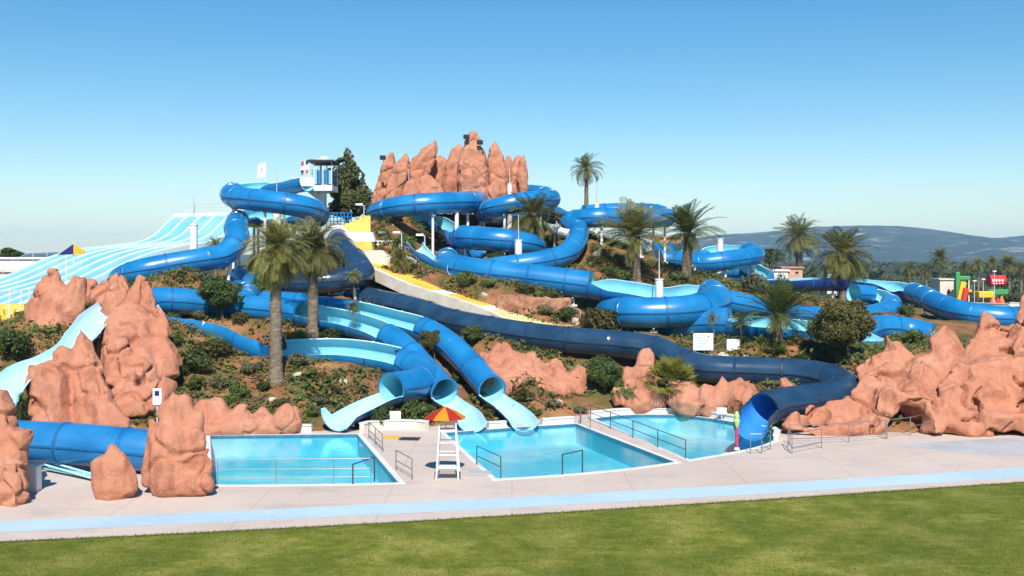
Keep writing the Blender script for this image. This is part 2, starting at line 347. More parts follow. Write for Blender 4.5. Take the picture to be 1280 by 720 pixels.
slide('pool_entry_tube', 'fat blue tube lying behind the small red boulder left of the pools',
      [(-60, 545, 49.5), (20, 551, 48.8), (90, 555, 48.2), (150, 560, 47.8), (200, 566, 47.6), (236, 578, 47.8), (262, 590, 48.2)], .98, [(0, 5.2, 'tube'), (5.2, 6, 'exit')], outer='blue_old')
slide('lower_left_tube', 'short blue tube tucked under the long chute behind the dark round tree',
      [(300, 345, 92), (310, 352, 90), (330, 366, 88), (345, 376, 86)], .9, [(0, 3, 'tube')])
CARVE = {}
def carve_add(x, y, z, r):
    for i in range(int((x-5)//2), int((x+5)//2)+1):
        for j in range(int((y-5)//2), int((y+5)//2)+1): CARVE.setdefault((i, j), []).append((x, y, z, r))
for s in SL:
    p = s['path']; q = 0
    while q < p.L:
        c = p.at(q); carve_add(c.x, c.y, c.z-s['R'], s['R']); q += .8
# ---------------------------------------------------------------- terrain
Y0T = [(-70, 49), (-34, 50), (-24, 54), (-17.5, 58), (-10, 59), (-6, 60), (0, 62.3), (5, 65.2), (9, 66), (12, 64.4), (15, 61), (17.5, 58.6), (24, 58.4), (60, 58)]
CAP = [(-200, 1), (-70, 3), (-48, 3.6), (-36, 5.4), (-28, 8.2), (-20, 11.6), (-12, 14.2), (-4, 14.8), (3, 14), (8, 12.5), (13, 10.4), (18, 8.4), (25, 6.6), (32, 5.4), (38, 4.3), (50, 3.4), (80, 2), (220, 0)]
POOLS = [[(265, 606.5), (262, 545), (447, 543), (499, 603.8), (440, 605), (380, 606), (320, 606.5)],
         [(620, 599), (556, 541.5), (600, 538), (640, 535), (680, 532.5), (720, 530), (844, 578), (822, 581.2), (800, 584.2), (770, 587.8), (735, 591), (700, 593.8), (660, 596.7)],
         [(742, 523.5), (770, 520), (800, 518.5), (850, 519), (890, 523.5), (930, 530), (955, 537), (968, 545), (967, 551), (957, 556), (942, 560.2), (925, 563.8), (895, 569.5), (862, 575)]]
PPOL = [[D(*p) for p in pl] for pl in POOLS]
def near_pool(x, y):
    for pl in PPOL:
        ins = False; dm = 9
        for a, b in zip(pl, pl[1:]+pl[:1]):
            if (a.y > y) != (b.y > y) and x < (b.x-a.x)*(y-a.y)/(b.y-a.y)+a.x: ins = not ins
            e = b-a; t = max(0, min(1, ((x-a.x)*e.x+(y-a.y)*e.y)/e.length_squared)); dm = min(dm, math.hypot(x-a.x-e.x*t, y-a.y-e.y*t))
        if ins or dm < .75: return True
    return False
def smin(a, b, k):
    h = max(k-abs(a-b), 0)/k
    return min(a, b)-h*h*k*.25
def sst(a, b, x):
    t = max(0, min(1, (x-a)/(b-a))); return t*t*(3-2*t)
def T0(x, y):
    y0 = tab(Y0T, x); u = y-y0
    if u < 0: return max(-2.4, u*1.3)
    cp = tab(CAP, x); wt = sst(6, 14, x)
    z = smin(.4*u, cp, 2.5)
    if wt > 0:
        f = smin(.4*u, 4.0-.5*sst(24, 34, x), 1.6); bk = smin(max(f, f+.45*(y-85)), cp, 2.0) if y > 84 else f
        z = z*(1-wt)+bk*wt
    z *= 1-sst(126, 215, y)
    if y < 260:
        n = noise.fractal(Vector((x*.22, y*.22, 3)), 1, 2.1, 4)*.32+noise.noise(Vector((x*.9, y*.9, 8)))*.10
        z += n*min(1, u/3)
    return z
def TC(x, y):
    z = T0(x, y)
    if y < 68 and near_pool(x, y): return -2.6
    for (cx, cy, cz, r) in CARVE.get((int(x//2), int(y//2)), ()):
        d = math.hypot(x-cx, y-cy)-(r+.35)
        lim = cz-.22+max(0, d)*1.1
        if lim < z: z = lim
    return max(z, T0(x, y)-5)
def axis(lo, hi, step, far0, far1):
    a = []; v = lo
    while v <= hi: a.append(v); v += step
    st = step; v = a[-1]; up = []
    while v < far1: st *= 1.22; v += st; up.append(min(v, far1))
    st = step; v = lo; dn = []
    while v > far0: st *= 1.22; v -= st; dn.append(max(v, far0))
    return dn[::-1]+a+up
GX = axis(-60, 62, .62, -9000, 9000); GY = axis(46, 132, .62, -300, 9000)
GZ = [[TC(x, y) for x in GX] for y in GY]
import bisect
def T(x, y):
    i = max(0, min(len(GX)-2, bisect.bisect_right(GX, x)-1)); j = max(0, min(len(GY)-2, bisect.bisect_right(GY, y)-1))
    a = (x-GX[i])/(GX[i+1]-GX[i]); b = (y-GY[j])/(GY[j+1]-GY[j])
    return (GZ[j][i]*(1-a)+GZ[j][i+1]*a)*(1-b)+(GZ[j+1][i]*(1-a)+GZ[j+1][i+1]*a)*b
def G(px, py, h=0.0, y0=36, y1=420):
    y = y0; st = .3
    while y < y1:
        q = P(px, py, y)
        if q.z-max(T(q.x, q.y), 0 if q.y < tab(Y0T, q.x) else -9) <= h:
            lo, hi = y-st, y
            for _ in range(12):
                m = (lo+hi)/2; q = P(px, py, m)
                if q.z-max(T(q.x, q.y), 0 if q.y < tab(Y0T, q.x) else -9) <= h: hi = m
                else: lo = m
            return P(px, py, hi)
        y += st
    return P(px, py, 130)
nx = len(GX)
gv = [(x, y, GZ[j][i]) for j, y in enumerate(GY) for i, x in enumerate(GX)]
gf = [(j*nx+i, j*nx+i+1, (j+1)*nx+i+1, (j+1)*nx+i) for j in range(len(GY)-1) for i in range(nx-1)]
tag(pyobj('ground', gv, gf, M['soil'], smooth=True), 'orange earth hillside and the plain behind it', 'ground', kind='structure')
# ---------------------------------------------------------------- sweep a slide
def ring_angles(kind):
    if kind == 'tube':
        a = list(range(-180, 180, 12))
        for s in (-1, 1): a += [s*86.5, s*88, s*92, s*93.5]
        return sorted(set(a)), True
    if kind == 'side': return [-160+(246)*i/22 for i in range(23)], False
    w = {'open': 104, 'exit': 70, 'chute': 112}[kind]
    n = 18
    return [-w+2*w*i/n for i in range(n+1)], False
def sweep(path, s0, s1, Rf, kind, bankk=2.6, fixroll=None):
    ang, closed = ring_angles(kind)
    ss = []; q = s0
    while q < s1-.05: ss.append((q, 0)); q += .42
    ss.append((s1, 0))
    k = math.ceil((s0+.25)/3.1)*3.1
    while k < s1-.25:
        ss += [(k-.10, 0), (k-.075, 1), (k+.075, 1), (k+.10, 0)]; k += 3.1
    ss.append((s0+.001, 1)); ss.append((s0+.12, 1)); ss.append((s0+.14, 0)); ss.append((s1-.14, 0)); ss.append((s1-.12, 1)); ss.append((s1-.001, 1))
    ss.sort()
    bm = bmesh.new(); O = []; I = []
    for (q, fl) in ss:
        R = Rf[0]+(Rf[1]-Rf[0])*max(0, min(1, q/path.L*1.6-.2)); c = path.at(q); t = path.tan(q); sd = t.cross(UP).normalized(); u = sd.cross(t)
        roll = max(-.6, min(.6, path.curv(q)*bankk)) if not closed else 0
        if fixroll is not None: roll = fixroll*min(1, (q-s0)/1.5, (s1-q)/1.5)
        o = []; n = []
        for a in ang:
            r = R
            if closed and 87.5 < abs(a) < 92.5: r = R+.055
            if fl: r = R+.04
            th = math.radians(a)+roll
            d = sd*math.sin(th)-u*math.cos(th)
            o.append(bm.verts.new(c+d*r)); n.append(bm.verts.new(c+d*(R-.07)))
        O.append(o); I.append(n)
    m = len(ang)
    for i in range(len(ss)-1):
        for j in range(m if closed else m-1):
            k = (j+1) % m
            bm.faces.new((O[i][j], O[i][k], O[i+1][k], O[i+1][j])).material_index = 3 if (ss[i][1] and ss[i+1][1] and .05 < ss[i+1][0]-ss[i][0] < .3) or (closed and abs(ang[j]) > 86 and abs(ang[j]) < 93.6 and abs(ang[k]) < 94 and abs(ang[k]) > 86) else 0
            bm.faces.new((I[i][k], I[i][j], I[i+1][j], I[i+1][k])).material_index = 1
        if not closed:
            bm.faces.new((O[i][0], O[i+1][0], I[i+1][0], I[i][0])).material_index = 2
            bm.faces.new((O[i+1][-1], O[i][-1], I[i][-1], I[i+1][-1])).material_index = 2
    for i in (0, len(ss)-1):
        for j in range(m if closed else m-1):
            k = (j+1) % m
            bm.faces.new((O[i][k], O[i][j], I[i][j], I[i][k]) if i == 0 else (O[i][j], O[i][k], I[i][k], I[i][j])).material_index = 0 if closed else 2
    return bm
def build_slides():
    for s in SL:
        p = s['path']; c0 = p.at(0)
        root = thing(s['name'], s['label'], s['cat'], (c0.x, c0.y, T(c0.x, c0.y)))
        for (a, b, kind, *ro) in s['runs']:
            om = M[s.get('tubeouter', s['outer'])] if kind == 'tube' else M[s['outer']]
            im = M[s['inner']]
            if kind == 'exit' : im = M['pale']
            lip = M['pale'] if kind in ('open', 'exit', 'side') else om
            if s['outer'] == 'navy' and kind == 'chute': im = M['mid']
            nm = {'tube': 'tube', 'open': 'flume', 'side': 'flume', 'exit': 'exit_flume', 'chute': 'exit_flume'}[kind]
            obj(nm, sweep(p, p.s_of(a), p.s_of(b), s['Rf'], kind, s['bankk'], ro[0] if ro else None), [om, im, lip, M['joint_navy' if s['outer'] == 'navy' else 'joint']], root)
        if not s['sup']: continue
        q = s['first']
        while q < p.L-1:
            c = p.at(q); zb = c.z-s['R']+(.15 if s['Rf'][0] != s['Rf'][1] else 0); g = T(c.x, c.y)
            if c.y < tab(Y0T, c.x): g = max(g, -.9)
            if zb-g > .35:
                bm = bmesh.new(); h = zb-g
                bar(bm, (c.x, c.y, g-.3), (c.x, c.y, zb-.02), .13 if h > 1.5 else .09, n=10)
                t = p.tan(q); sd = t.cross(UP).normalized()
                bar(bm, c-sd*s['R']*.5-UP*(s['R']*.98), c+sd*s['R']*.5-UP*(s['R']*.98), .05, n=6)
                so_ = obj('support_post', bm, M['white'], root); bm = bmesh.new()
                box(bm, (c.x, c.y, g+.06), (.55, .55, .16)); obj('base_plate', bm, M['cream'], so_, smooth=False)
            q += s['step']
build_slides()
# ---------------------------------------------------------------- deck, lawn, pools
PW = []
for w in PPOL:
    ar = sum(a.x*b.y-b.x*a.y for a, b in zip(w, w[1:]+w[:1]))
    PW.append(w if ar > 0 else w[::-1])
LAWN = [(-520, 715), (-300, 699), (0, 678), (160, 671), (320, 663), (480, 654.5), (640, 645), (800, 635), (960, 625), (1120, 614), (1280, 603), (1560, 584)]
lw = [D(x, y) for x, y in LAWN]
def back_line(x): return Vector((x, tab(Y0T, x)+.9, 0))
xs = [-60+2*i for i in range(61)]
outer = [v.copy() for v in lw]
outer = [Vector((-60, outer[0].y, 0))]+outer+[Vector((60, outer[-1].y, 0))]
outer += [back_line(x) for x in reversed(xs)]
lists = [outer]+[w for w in PW]
allv = [v for l in lists for v in l]
tris = tessellate_polygon(lists)
bm = bmesh.new(); bv = [bm.verts.new(v) for v in allv]
for t in tris:
    try:
        f = bm.faces.new([bv[i] for i in t])
    except ValueError: pass
for f in bm.faces:
    f.normal_update()
    if f.normal.z < 0: f.normal_flip()
tag(obj('pavement', bm, M['deck'], smooth=False), 'pale pinkish concrete promenade around the pools', 'pavement', kind='structure')
bm = bmesh.new()
lb = [bm.verts.new((v.x, v.y, .02)) for v in outer[:len(lw)+2]]
a = bm.verts.new((60, -20, .02)); b = bm.verts.new((-60, -20, .02))
bm.faces.new(lb[::-1]+[b, a] if False else lb+[a, b])
bmesh.ops.recalc_face_normals(bm, faces=bm.faces[:])
for f in bm.faces:
    if f.normal.z < 0: f.normal_flip()
tag(obj('lawn', bm, M['lawn'], smooth=False), 'mown green lawn in front of the promenade', 'lawn', kind='structure')
def strip(name, up, lo, z, m):
    bm = bmesh.new(); A = [bm.verts.new(D(*p)+Vector((0, 0, z))) for p in up]; B = [bm.verts.new(D(*p)+Vector((0, 0, z))) for p in lo]
    for i in range(len(A)-1): bm.faces.new((B[i], B[i+1], A[i+1], A[i]))
    return obj(name, bm, m, smooth=False)
UPL = [(-300, 670), (0, 652), (320, 637.5), (640, 621.5), (960, 604.5), (1280, 584.5), (1560, 567)]
LOL = [(-300, 684), (0, 665.5), (320, 651), (640, 635), (960, 617), (1280, 596.5), (1560, 578)]
tag(strip('painted_path', UPL, LOL, .004, M['lane']), 'pale blue painted lane along the promenade', 'path', kind='structure')
bm = bmesh.new()                       # soil edge between lawn and concrete: ragged strip
prev = None; r = random.Random(3)
for i in range(260):
    t = i/259*(len(lw)-1); k = min(int(t), len(lw)-2); v = lw[k].lerp(lw[k+1], t-k)
    w = .07+r.random()*.10
    q = (bm.verts.new((v.x, v.y+.03, .028)), bm.verts.new((v.x, v.y-w, .028)))
    if prev: bm.faces.new((prev[1], q[1], q[0], prev[0]))
    prev = q
tag(obj('lawn_edge_soil', bm, mat('edge_soil', (.07, .045, .025), (.14, .10, .05), rough=.95, scale=4), smooth=False), 'bare brown earth along the lawn edge', 'ground', kind='structure')
bm = bmesh.new()
bm.faces.new([bm.verts.new(D(*p)+Vector((0, 0, .004))) for p in [(1120, 556), (1200, 566), (1300, 571), (1420, 560), (1330, 546), (1265, 547), (1180, 552)]])
for f in bm.faces:
    f.normal_update()
    if f.normal.z < 0: f.normal_flip()
tag(obj('grey_path', bm, M['patch'], smooth=False), 'grey cement patch in front of the right rocks', 'path', kind='structure')
M['shade_band'] = mat('painted_waterline_shade', (.04, .14, .22), (.07, .20, .30), rough=.3, scale=3)  # dark blue inside the coping: the pool edge's shadow painted as a band
def offset(poly, d):
    n = len(poly); out = []
    for i in range(n):
        a, b, c = poly[i-1], poly[i], poly[(i+1) % n]
        e1 = (b-a).normalized(); e2 = (c-b).normalized()
        n1 = Vector((e1.y, -e1.x, 0)); n2 = Vector((e2.y, -e2.x, 0)); m = (n1+n2)
        m = m/max(.35, m.length_squared)*2 if m.length > .2 else n1
        out.append(b+m*d)
    return out
PN = ['left square', 'middle', 'right round-ended']
for w, nm in zip(PW, PN):
    bm = bmesh.new()                    # basin: floor and walls
    top = [bm.verts.new((v.x, v.y, -.002)) for v in w]; bot = [bm.verts.new((v.x, v.y, -1.15)) for v in w]
    n = len(w)
    for i in range(n): bm.faces.new((top[i], bot[i], bot[(i+1) % n], top[(i+1) % n]))
    bm.faces.new(bot)
    tag(obj('pool_floor', bm, M['basin'], smooth=False), 'light blue painted basin of the %s pool' % nm, 'pool', kind='structure')
    bm = bmesh.new(); bm.faces.new([bm.verts.new((v.x, v.y, -.11)) for v in offset(w, -.006)])
    tag(obj('pool_water', bm, M['water'], smooth=False), 'clear turquoise water of the %s pool' % nm, 'water', kind='structure')
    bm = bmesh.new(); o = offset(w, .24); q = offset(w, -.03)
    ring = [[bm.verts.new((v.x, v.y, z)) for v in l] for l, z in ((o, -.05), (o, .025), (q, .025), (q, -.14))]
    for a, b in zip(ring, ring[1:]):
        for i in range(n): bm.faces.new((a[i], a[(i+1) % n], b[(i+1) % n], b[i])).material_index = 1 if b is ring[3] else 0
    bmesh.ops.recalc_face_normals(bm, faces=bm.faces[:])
    tag(obj('pool_coping', bm, [M['coping'], M['shade_band']], smooth=False), 'white coping rim of the %s pool' % nm, 'kerb', kind='structure')
def wall_along(name, label, pts, h, th, m, z0=-.2):
    c = pts[len(pts)//2]; r = thing(name, label, 'wall', (c.x, c.y, 0))
    bm = bmesh.new(); A = []
    for i, v in enumerate(pts):
        t = (pts[min(i+1, len(pts)-1)]-pts[max(i-1, 0)]).normalized(); nrm = Vector((-t.y, t.x, 0))*th/2
        A.append([bm.verts.new(v+nrm*s+Vector((0, 0, z))) for s, z in ((-1, z0), (-1, h), (1, h), (1, z0))])
    for a, b in zip(A, A[1:]):
        for k in range(3): bm.faces.new((a[k], a[k+1], b[k+1], b[k]))
    bm.faces.new(A[0]); bm.faces.new(A[-1][::-1]); bmesh.ops.recalc_face_normals(bm, faces=bm.faces[:])
    me = mesh(name, bm, m, False); o = link('wall_face', me, r, True)
    bm = bmesh.new(); A = []
    for i, v in enumerate(pts):
        t = (pts[min(i+1, len(pts)-1)]-pts[max(i-1, 0)]).normalized(); nrm = Vector((-t.y, t.x, 0))*(th/2+.05)
        A.append([bm.verts.new(v+nrm*s+Vector((0, 0, z))) for s, z in ((-1, h+.003), (-1, h+.07), (1, h+.07), (1, h+.003))])
    for a, b in zip(A, A[1:]):
        for k in range(4): bm.faces.new((a[k], a[(k+1) % 4], b[(k+1) % 4], b[k]))
    bm.faces.new(A[0]); bm.faces.new(A[-1][::-1]); bmesh.ops.recalc_face_normals(bm, faces=bm.faces[:])
    obj('wall_cap', bm, M['coping'], r, smooth=False)
wall_along('retaining_wall', 'low white wall behind the left pool beside the slide end', [D(368, 540), D(380, 540.2), D(390, 540.3)], .38, .25, M['coping'])
wall_along('retaining_wall', 'curved cream wall between the left and middle pools under the white sign', [D(452, 541), D(462, 538.5), D(480, 537), D(500, 536.5), D(522, 537), D(534, 538.5)], .5, .3, M['cream'])
wall_along('retaining_wall', 'short white wall between the two round slide mouths behind the middle pool', [D(610, 535.3), D(622, 534.4), D(632, 533.6)], .3, .28, M['coping'])
wall_along('retaining_wall', 'low white wall along the back right of the middle pool', [D(677, 530.7), D(697, 529.3), D(716, 528)], .3, .28, M['coping'])
wall_along('retaining_wall', 'curved white wall behind the right round-ended pool', [D(738, 521.5), D(770, 518), D(800, 516.7), D(850, 517), D(890, 521.5), D(928, 528)], .30, .28, M['coping'])
bm = bmesh.new()
pts = [D(938, 533), D(952, 535.5), D(962, 539), D(971, 545), D(972, 551)]
wall_along('retaining_wall', 'small white splash wall around the mouth of the navy tube', [D(957, 541), D(966, 541.5), D(972, 546), D(970, 552)], .3, .25, M['coping'])
# ---------------------------------------------------------------- sculpted rocks
def capsule(bm, a, b, ra, rb, dq=.8, sq=1):
    d = b-a; L = max(d.length, 1e-3); ax = d/L
    u = Vector((0, 1, 0)); u = (u-ax*u.dot(ax)).normalized(); s = ax.cross(u)
    rings = []; n = 16
    prof = [(-math.cos(k*PI/2/4)*0+a_, r_) for a_, r_ in []]
    st = []
    for k in range(5):
        q = k/4*PI/2; st.append((-math.cos(q)*ra if k < 4 else 0, max(.02, math.sin(q))*ra))
    for k in range(1, 4): st.append((L*k/4, ra+(rb-ra)*k/4))
    for k in range(5):
        q = k/4*PI/2; st.append((L+math.sin(q)*rb, max(.02, math.cos(q))*rb))
    for (h, r) in st:
        rings.append([bm.verts.new(a+ax*h+s*(r*math.cos(2*PI*i/n))+u*(r*dq*math.sin(2*PI*i/n))) for i in range(n)])
    for A, B in zip(rings, rings[1:]):
        for i in range(n): bm.faces.new((A[i], A[(i+1) % n], B[(i+1) % n], B[i]))
    bm.faces.new(rings[0][::-1]); bm.faces.new(rings[-1])
def remesh(bm, voxel):
    me = bpy.data.meshes.new('tmp'); bm.to_mesh(me); bm.free()
    o = bpy.data.objects.new('tmp', me); COL.objects.link(o)
    md = o.modifiers.new('r', 'REMESH'); md.mode = 'VOXEL'; md.voxel_size = voxel
    dg = bpy.context.evaluated_depsgraph_get(); dg.update()
    m2 = bpy.data.meshes.new_from_object(o.evaluated_get(dg))
    bpy.data.objects.remove(o); bpy.data.meshes.remove(me)
    b = bmesh.new(); b.from_mesh(m2); bpy.data.meshes.remove(m2); return b
def facets(b, size, voxel):
    area = sum(f.calc_area() for f in b.faces); n = len(b.faces)*2
    me = bpy.data.meshes.new('tmp'); bmesh.ops.triangulate(b, faces=b.faces[:]); n = len(b.faces); b.to_mesh(me); b.free()
    o = bpy.data.objects.new('tmp', me); COL.objects.link(o)
    md = o.modifiers.new('d', 'DECIMATE'); md.ratio = min(1, area/(.43*size*size)/n)
    m3 = o.modifiers.new('r', 'REMESH'); m3.mode = 'VOXEL'; m3.voxel_size = voxel
    dg = bpy.context.evaluated_depsgraph_get(); dg.update()
    m2 = bpy.data.meshes.new_from_object(o.evaluated_get(dg))
    bpy.data.objects.remove(o); bpy.data.meshes.remove(me)
    r = bmesh.new(); r.from_mesh(m2); bpy.data.meshes.remove(m2); return r
def rough_up(b, amp, freq, crack, seed, smooth=4, strata=.0, cf=.45, fold=0, facet=0, ff=.75):
    for _ in range(smooth): bmesh.ops.smooth_vert(b, verts=b.verts, factor=.5, use_axis_x=True, use_axis_y=True, use_axis_z=True)
    b.normal_update(); o = Vector((seed*3.7, seed*1.3, seed*7.1))
    for v in b.verts:
        p = v.co*freq+o
        d = noise.fractal(p, .9, 2.1, 5)*amp
        d += (abs(noise.noise(p*1.9))-.25)*amp*.8
        if fold: d += (noise.fractal(Vector((v.co.x*1.1, v.co.y*1.1, v.co.z*.22))+o, 1, 2.1, 3)-.1)*fold
        if facet:
            w = v.co+noise.noise_vector(v.co*.5+o)*.5
            ds, _ = noise.voronoi(Vector((w.x, w.y, w.z*.75))*ff+o)
            d += (min(ds[0], .9)-.45)*facet
        if strata: d += math.sin(v.co.z*5.5+noise.noise(p*.8)*3)*strata
        if crack:
            w = v.co+noise.noise_vector(v.co*.6)*.8
            ds, _ = noise.voronoi(w*cf+o)
            e = ds[1]-ds[0]
            if e < .12 and noise.noise(v.co*.3+o) > -.1: d -= crack*(1-e/.12)
        v.co += v.normal*d
    return b
def rock(name, label, lumps, voxel=.16, amp=.22, freq=.55, crack=.14, seed=1, dq=.85, cat='rock', strata=.025, smooth=1, fold=.16, facet=0, ff=.8, fs=.95):
    bm = bmesh.new(); low = None
    for l in lumps:
        (x1, y1, Y1, r1, x2, y2, Y2, r2) = l[:8]; q = l[8] if len(l) > 8 else dq
        a, b = P(x1, y1, Y1), P(x2, y2, Y2)
        capsule(bm, a, b, r1*Y1/F, r2*Y2/F, q)
        if low is None or a.z < low.z: low = a
    b = rough_up(remesh(bm, voxel*.72), amp*.9, freq*.8, 0, seed+50, 1, 0, fold=fold)
    b = facets(b, fs, voxel*.62)
    b = rough_up(b, amp*.28, freq*2.2, crack*1.6, seed, smooth, strata*.6, fold=fold*.45)
    me = mesh(name, b, M['rock'], True, None)
    me.transform(Matrix.Translation(-low)); o = link(name, me); o.location = low
    return tag(o, label, cat)
rock('rock_pillar', 'tall knobbly red rock pillar at the left edge with a side knob',
     [(8, 622, 42, 30, 4, 560, 43, 30), (4, 560, 43, 28, -6, 505, 43.5, 22), (25, 545, 42.6, 14, 36, 538, 42.6, 8), (20, 618, 41.5, 18, 12, 590, 41.8, 16), (-30, 620, 43, 30, -40, 500, 44, 25)], .13, seed=2, amp=.19, fs=.6)
rock('boulder', 'small red boulder with a nubbed top standing alone before the blue tube',
     [(143, 612, 42.8, 24, 146, 583, 42.8, 19), (128, 608, 42.6, 12, 126, 580, 42.8, 9), (146, 580, 42.8, 15, 139, 561, 42.8, 6), (162, 610, 42.6, 12, 160, 592, 42.8, 12)], .11, seed=3, amp=.12, crack=.07, fold=.10, fs=.5)
rock('rock_pillar', 'stout red rock with three blunt horns at the left pool corner',
     [(214, 600, 43.2, 28, 212, 552, 43.6, 27), (205, 608, 43, 17, 250, 604, 43, 19), (210, 545, 43.8, 22, 214, 502, 44, 8), (232, 540, 44, 19, 232, 500, 44.2, 11), (240, 548, 44, 15, 248, 520, 44.2, 11), (196, 560, 44, 14, 188, 527, 44.4, 9), (203, 520, 44, 11, 216, 494, 44.2, 6), (257, 600, 43.2, 10, 258, 560, 43.4, 7), (246, 545, 43.6, 12, 240, 570, 43.4, 12), (246, 568, 43.8, 13, 246, 592, 43.6, 14), (187, 600, 43.4, 10, 186, 560, 43.8, 8)], .13, seed=4, amp=.15, fold=.10, fs=.34)
rock('rock_outcrop', 'twin-topped red outcrop behind the pale open slide at far left',
     [(62, 440, 66, 34, 64, 370, 67, 24), (64, 378, 67, 20, 68, 340, 67, 10), (94, 392, 66.5, 17, 96, 354, 67, 12), (48, 440, 66, 20, 44, 385, 67, 13), (85, 430, 67, 18, 88, 395, 68, 14), (110, 370, 71, 18, 112, 356, 71, 12)], .17, seed=5, amp=.24)
rock('rock_outcrop', 'largest left red outcrop rising to a point right of the pale slide',
     [(165, 480, 60.8, 40, 160, 405, 64, 32), (168, 410, 65, 32, 177, 348, 66.5, 9), (150, 385, 67, 22, 148, 350, 68, 11), (130, 372, 68, 16, 132, 354, 69, 9), (206, 462, 61.4, 19, 200, 432, 62.5, 17), (146, 480, 59.4, 20, 150, 435, 61, 18), (194, 400, 65.5, 15, 188, 372, 66.4, 9), (200, 420, 63.6, 15, 197, 402, 64, 12), (176, 506, 58.4, 22, 206, 484, 59.4, 17), (152, 510, 58, 18, 158, 480, 59, 16)], .17, seed=6, amp=.26, crack=.2)
rock('rock_outcrop', 'lumpy red outcrop in front of the pale open slide with deep hollows',
     [(62, 530, 54, 26, 62, 470, 55, 20), (45, 500, 54, 16, 44, 464, 54.6, 13), (80, 480, 55.5, 14, 78, 440, 56, 12), (118, 530, 54.5, 26, 104, 430, 57, 14), (140, 540, 53.6, 24, 118, 490, 55, 20), (104, 425, 57, 10, 104, 416, 57, 5), (95, 530, 55, 20, 96, 500, 55.5, 14), (160, 545, 53.4, 18, 150, 530, 54, 14), (20, 540, 54, 18, 18, 500, 54.5, 12)], .15, seed=7, amp=.2, crack=.16)
rock('boulder_row', 'row of rounded red boulders along the back of the left pool',
     [(250, 528, 58.5, 18, 256, 512, 58.8, 14), (272, 525, 58.6, 20, 270, 508, 59, 14), (300, 528, 58.6, 18, 302, 514, 59, 12), (327, 528, 58.6, 17, 328, 516, 59, 11), (358, 527, 58.5, 21, 360, 520, 58.8, 17), (240, 540, 57.8, 12, 320, 538, 58, 11), (285, 535, 58, 12, 345, 536, 58, 10)], .13, seed=8, amp=.10, crack=.08, fold=.05, smooth=2, fs=.5)
rock('rock_cliff', 'broad pale red rock face with a jagged crest above the middle pool',
     [(620, 470, 69.5, 30, 628, 438, 70.5, 14), (640, 468, 69, 28, 632, 430, 70.5, 6), (665, 475, 68.5, 28, 662, 448, 70, 12), (692, 478, 68.3, 26, 694, 456, 69.5, 12), (720, 480, 68, 20, 724, 458, 69.3, 9), (605, 455, 70.3, 16, 603, 442, 70.8, 8), (650, 450, 70, 14, 668, 442, 70.3, 5), (610, 480, 68.4, 18, 700, 492, 67.4, 14)], .16, seed=9, amp=.17, crack=.12, dq=.6, fold=.14, fs=.9)
rock('rock_spire', 'thumb-shaped red rock in front of the navy tube right of the dark bushes',
     [(806, 500, 66.3, 17, 808, 446, 67, 13), (786, 498, 66.3, 11, 785, 462, 66.8, 6), (800, 505, 66, 18, 822, 500, 66, 14), (772, 500, 66.2, 10, 770, 486, 66.4, 7)], .12, seed=10, amp=.12, crack=.1, fs=.7)
rock('rock_outcrop', 'low red outcrop with a pointed tooth below the navy tube behind the right pool',
     [(862, 505, 65, 22, 860, 484, 65.5, 12), (928, 500, 64, 22, 925, 487, 64.4, 17), (902, 505, 64.4, 18, 902, 472, 65, 6), (880, 508, 64.6, 18, 884, 490, 65, 12), (950, 508, 63, 16, 945, 500, 63.4, 12), (845, 500, 65.4, 14, 842, 482, 65.8, 8)], .14, seed=11, amp=.16, crack=.14)
rock('rock_spire', 'small sloping red rock fin between the two bends of the navy tube',
     [(985, 498, 62.6, 14, 980, 476, 63, 5), (998, 500, 62.3, 10, 990, 488, 62.6, 6)], .11, seed=12, amp=.09, crack=.08, fs=.6)
rock('rock_massif', 'huge red rock massif with peaks, a cave and cracked ledges beside the promenade',
     [(1240, 500, 60, 56, 1238, 428, 63, 24), (1238, 440, 62.5, 28, 1232, 394, 63.4, 4), (1290, 480, 61, 56, 1300, 385, 64, 24), (1180, 470, 62.5, 32, 1182, 428, 64.5, 20), (1178, 432, 64, 18, 1184, 410, 64.6, 9),
      (1120, 470, 63, 34, 1114, 430, 64.5, 14), (1114, 440, 64.3, 13, 1113, 414, 64.8, 3), (1085, 470, 62.6, 18, 1087, 448, 63.4, 8), (1150, 500, 60.5, 38, 1165, 465, 62.5, 26),
      (1090, 500, 60.5, 30, 1110, 480, 61.5, 28), (1060, 512, 59.6, 20, 1085, 490, 60.5, 18), (1210, 530, 57.8, 22, 1250, 528, 57.6, 20), (1170, 528, 58, 18, 1230, 534, 57.4, 16),
      (1020, 520, 59.2, 18, 1070, 512, 59.6, 20), (985, 530, 58.2, 13, 1005, 526, 58.4, 13), (1000, 540, 57.4, 9, 1090, 536, 57.8, 14), (1005, 508, 60.4, 13, 1000, 489, 60.8, 6), (1040, 528, 58.4, 15, 1095, 526, 58.4, 17),
      (1095, 525, 58.2, 18, 1110, 500, 59, 16), (1110, 500, 58.8, 16, 1150, 498, 58.6, 15), (1172, 535, 57.5, 14, 1165, 505, 58.4, 16), (1180, 500, 59, 20, 1195, 480, 60, 18),
      (1195, 510, 58, 14, 1200, 490, 58.6, 13), (1200, 488, 58.6, 12, 1228, 484, 58.6, 12), (1240, 490, 58.6, 13, 1244, 512, 58.2, 14), (1205, 470, 60, 22, 1260, 470, 60, 24), (1330, 500, 58, 50, 1330, 420, 62, 40), (1275, 530, 57.4, 18, 1340, 535, 57, 22)],
     .17, amp=.27, crack=.36, seed=13, dq=.75, strata=.035, smooth=1, fold=.3, fs=1.15)
for px, py, r in ((958, 470, 0),): pass
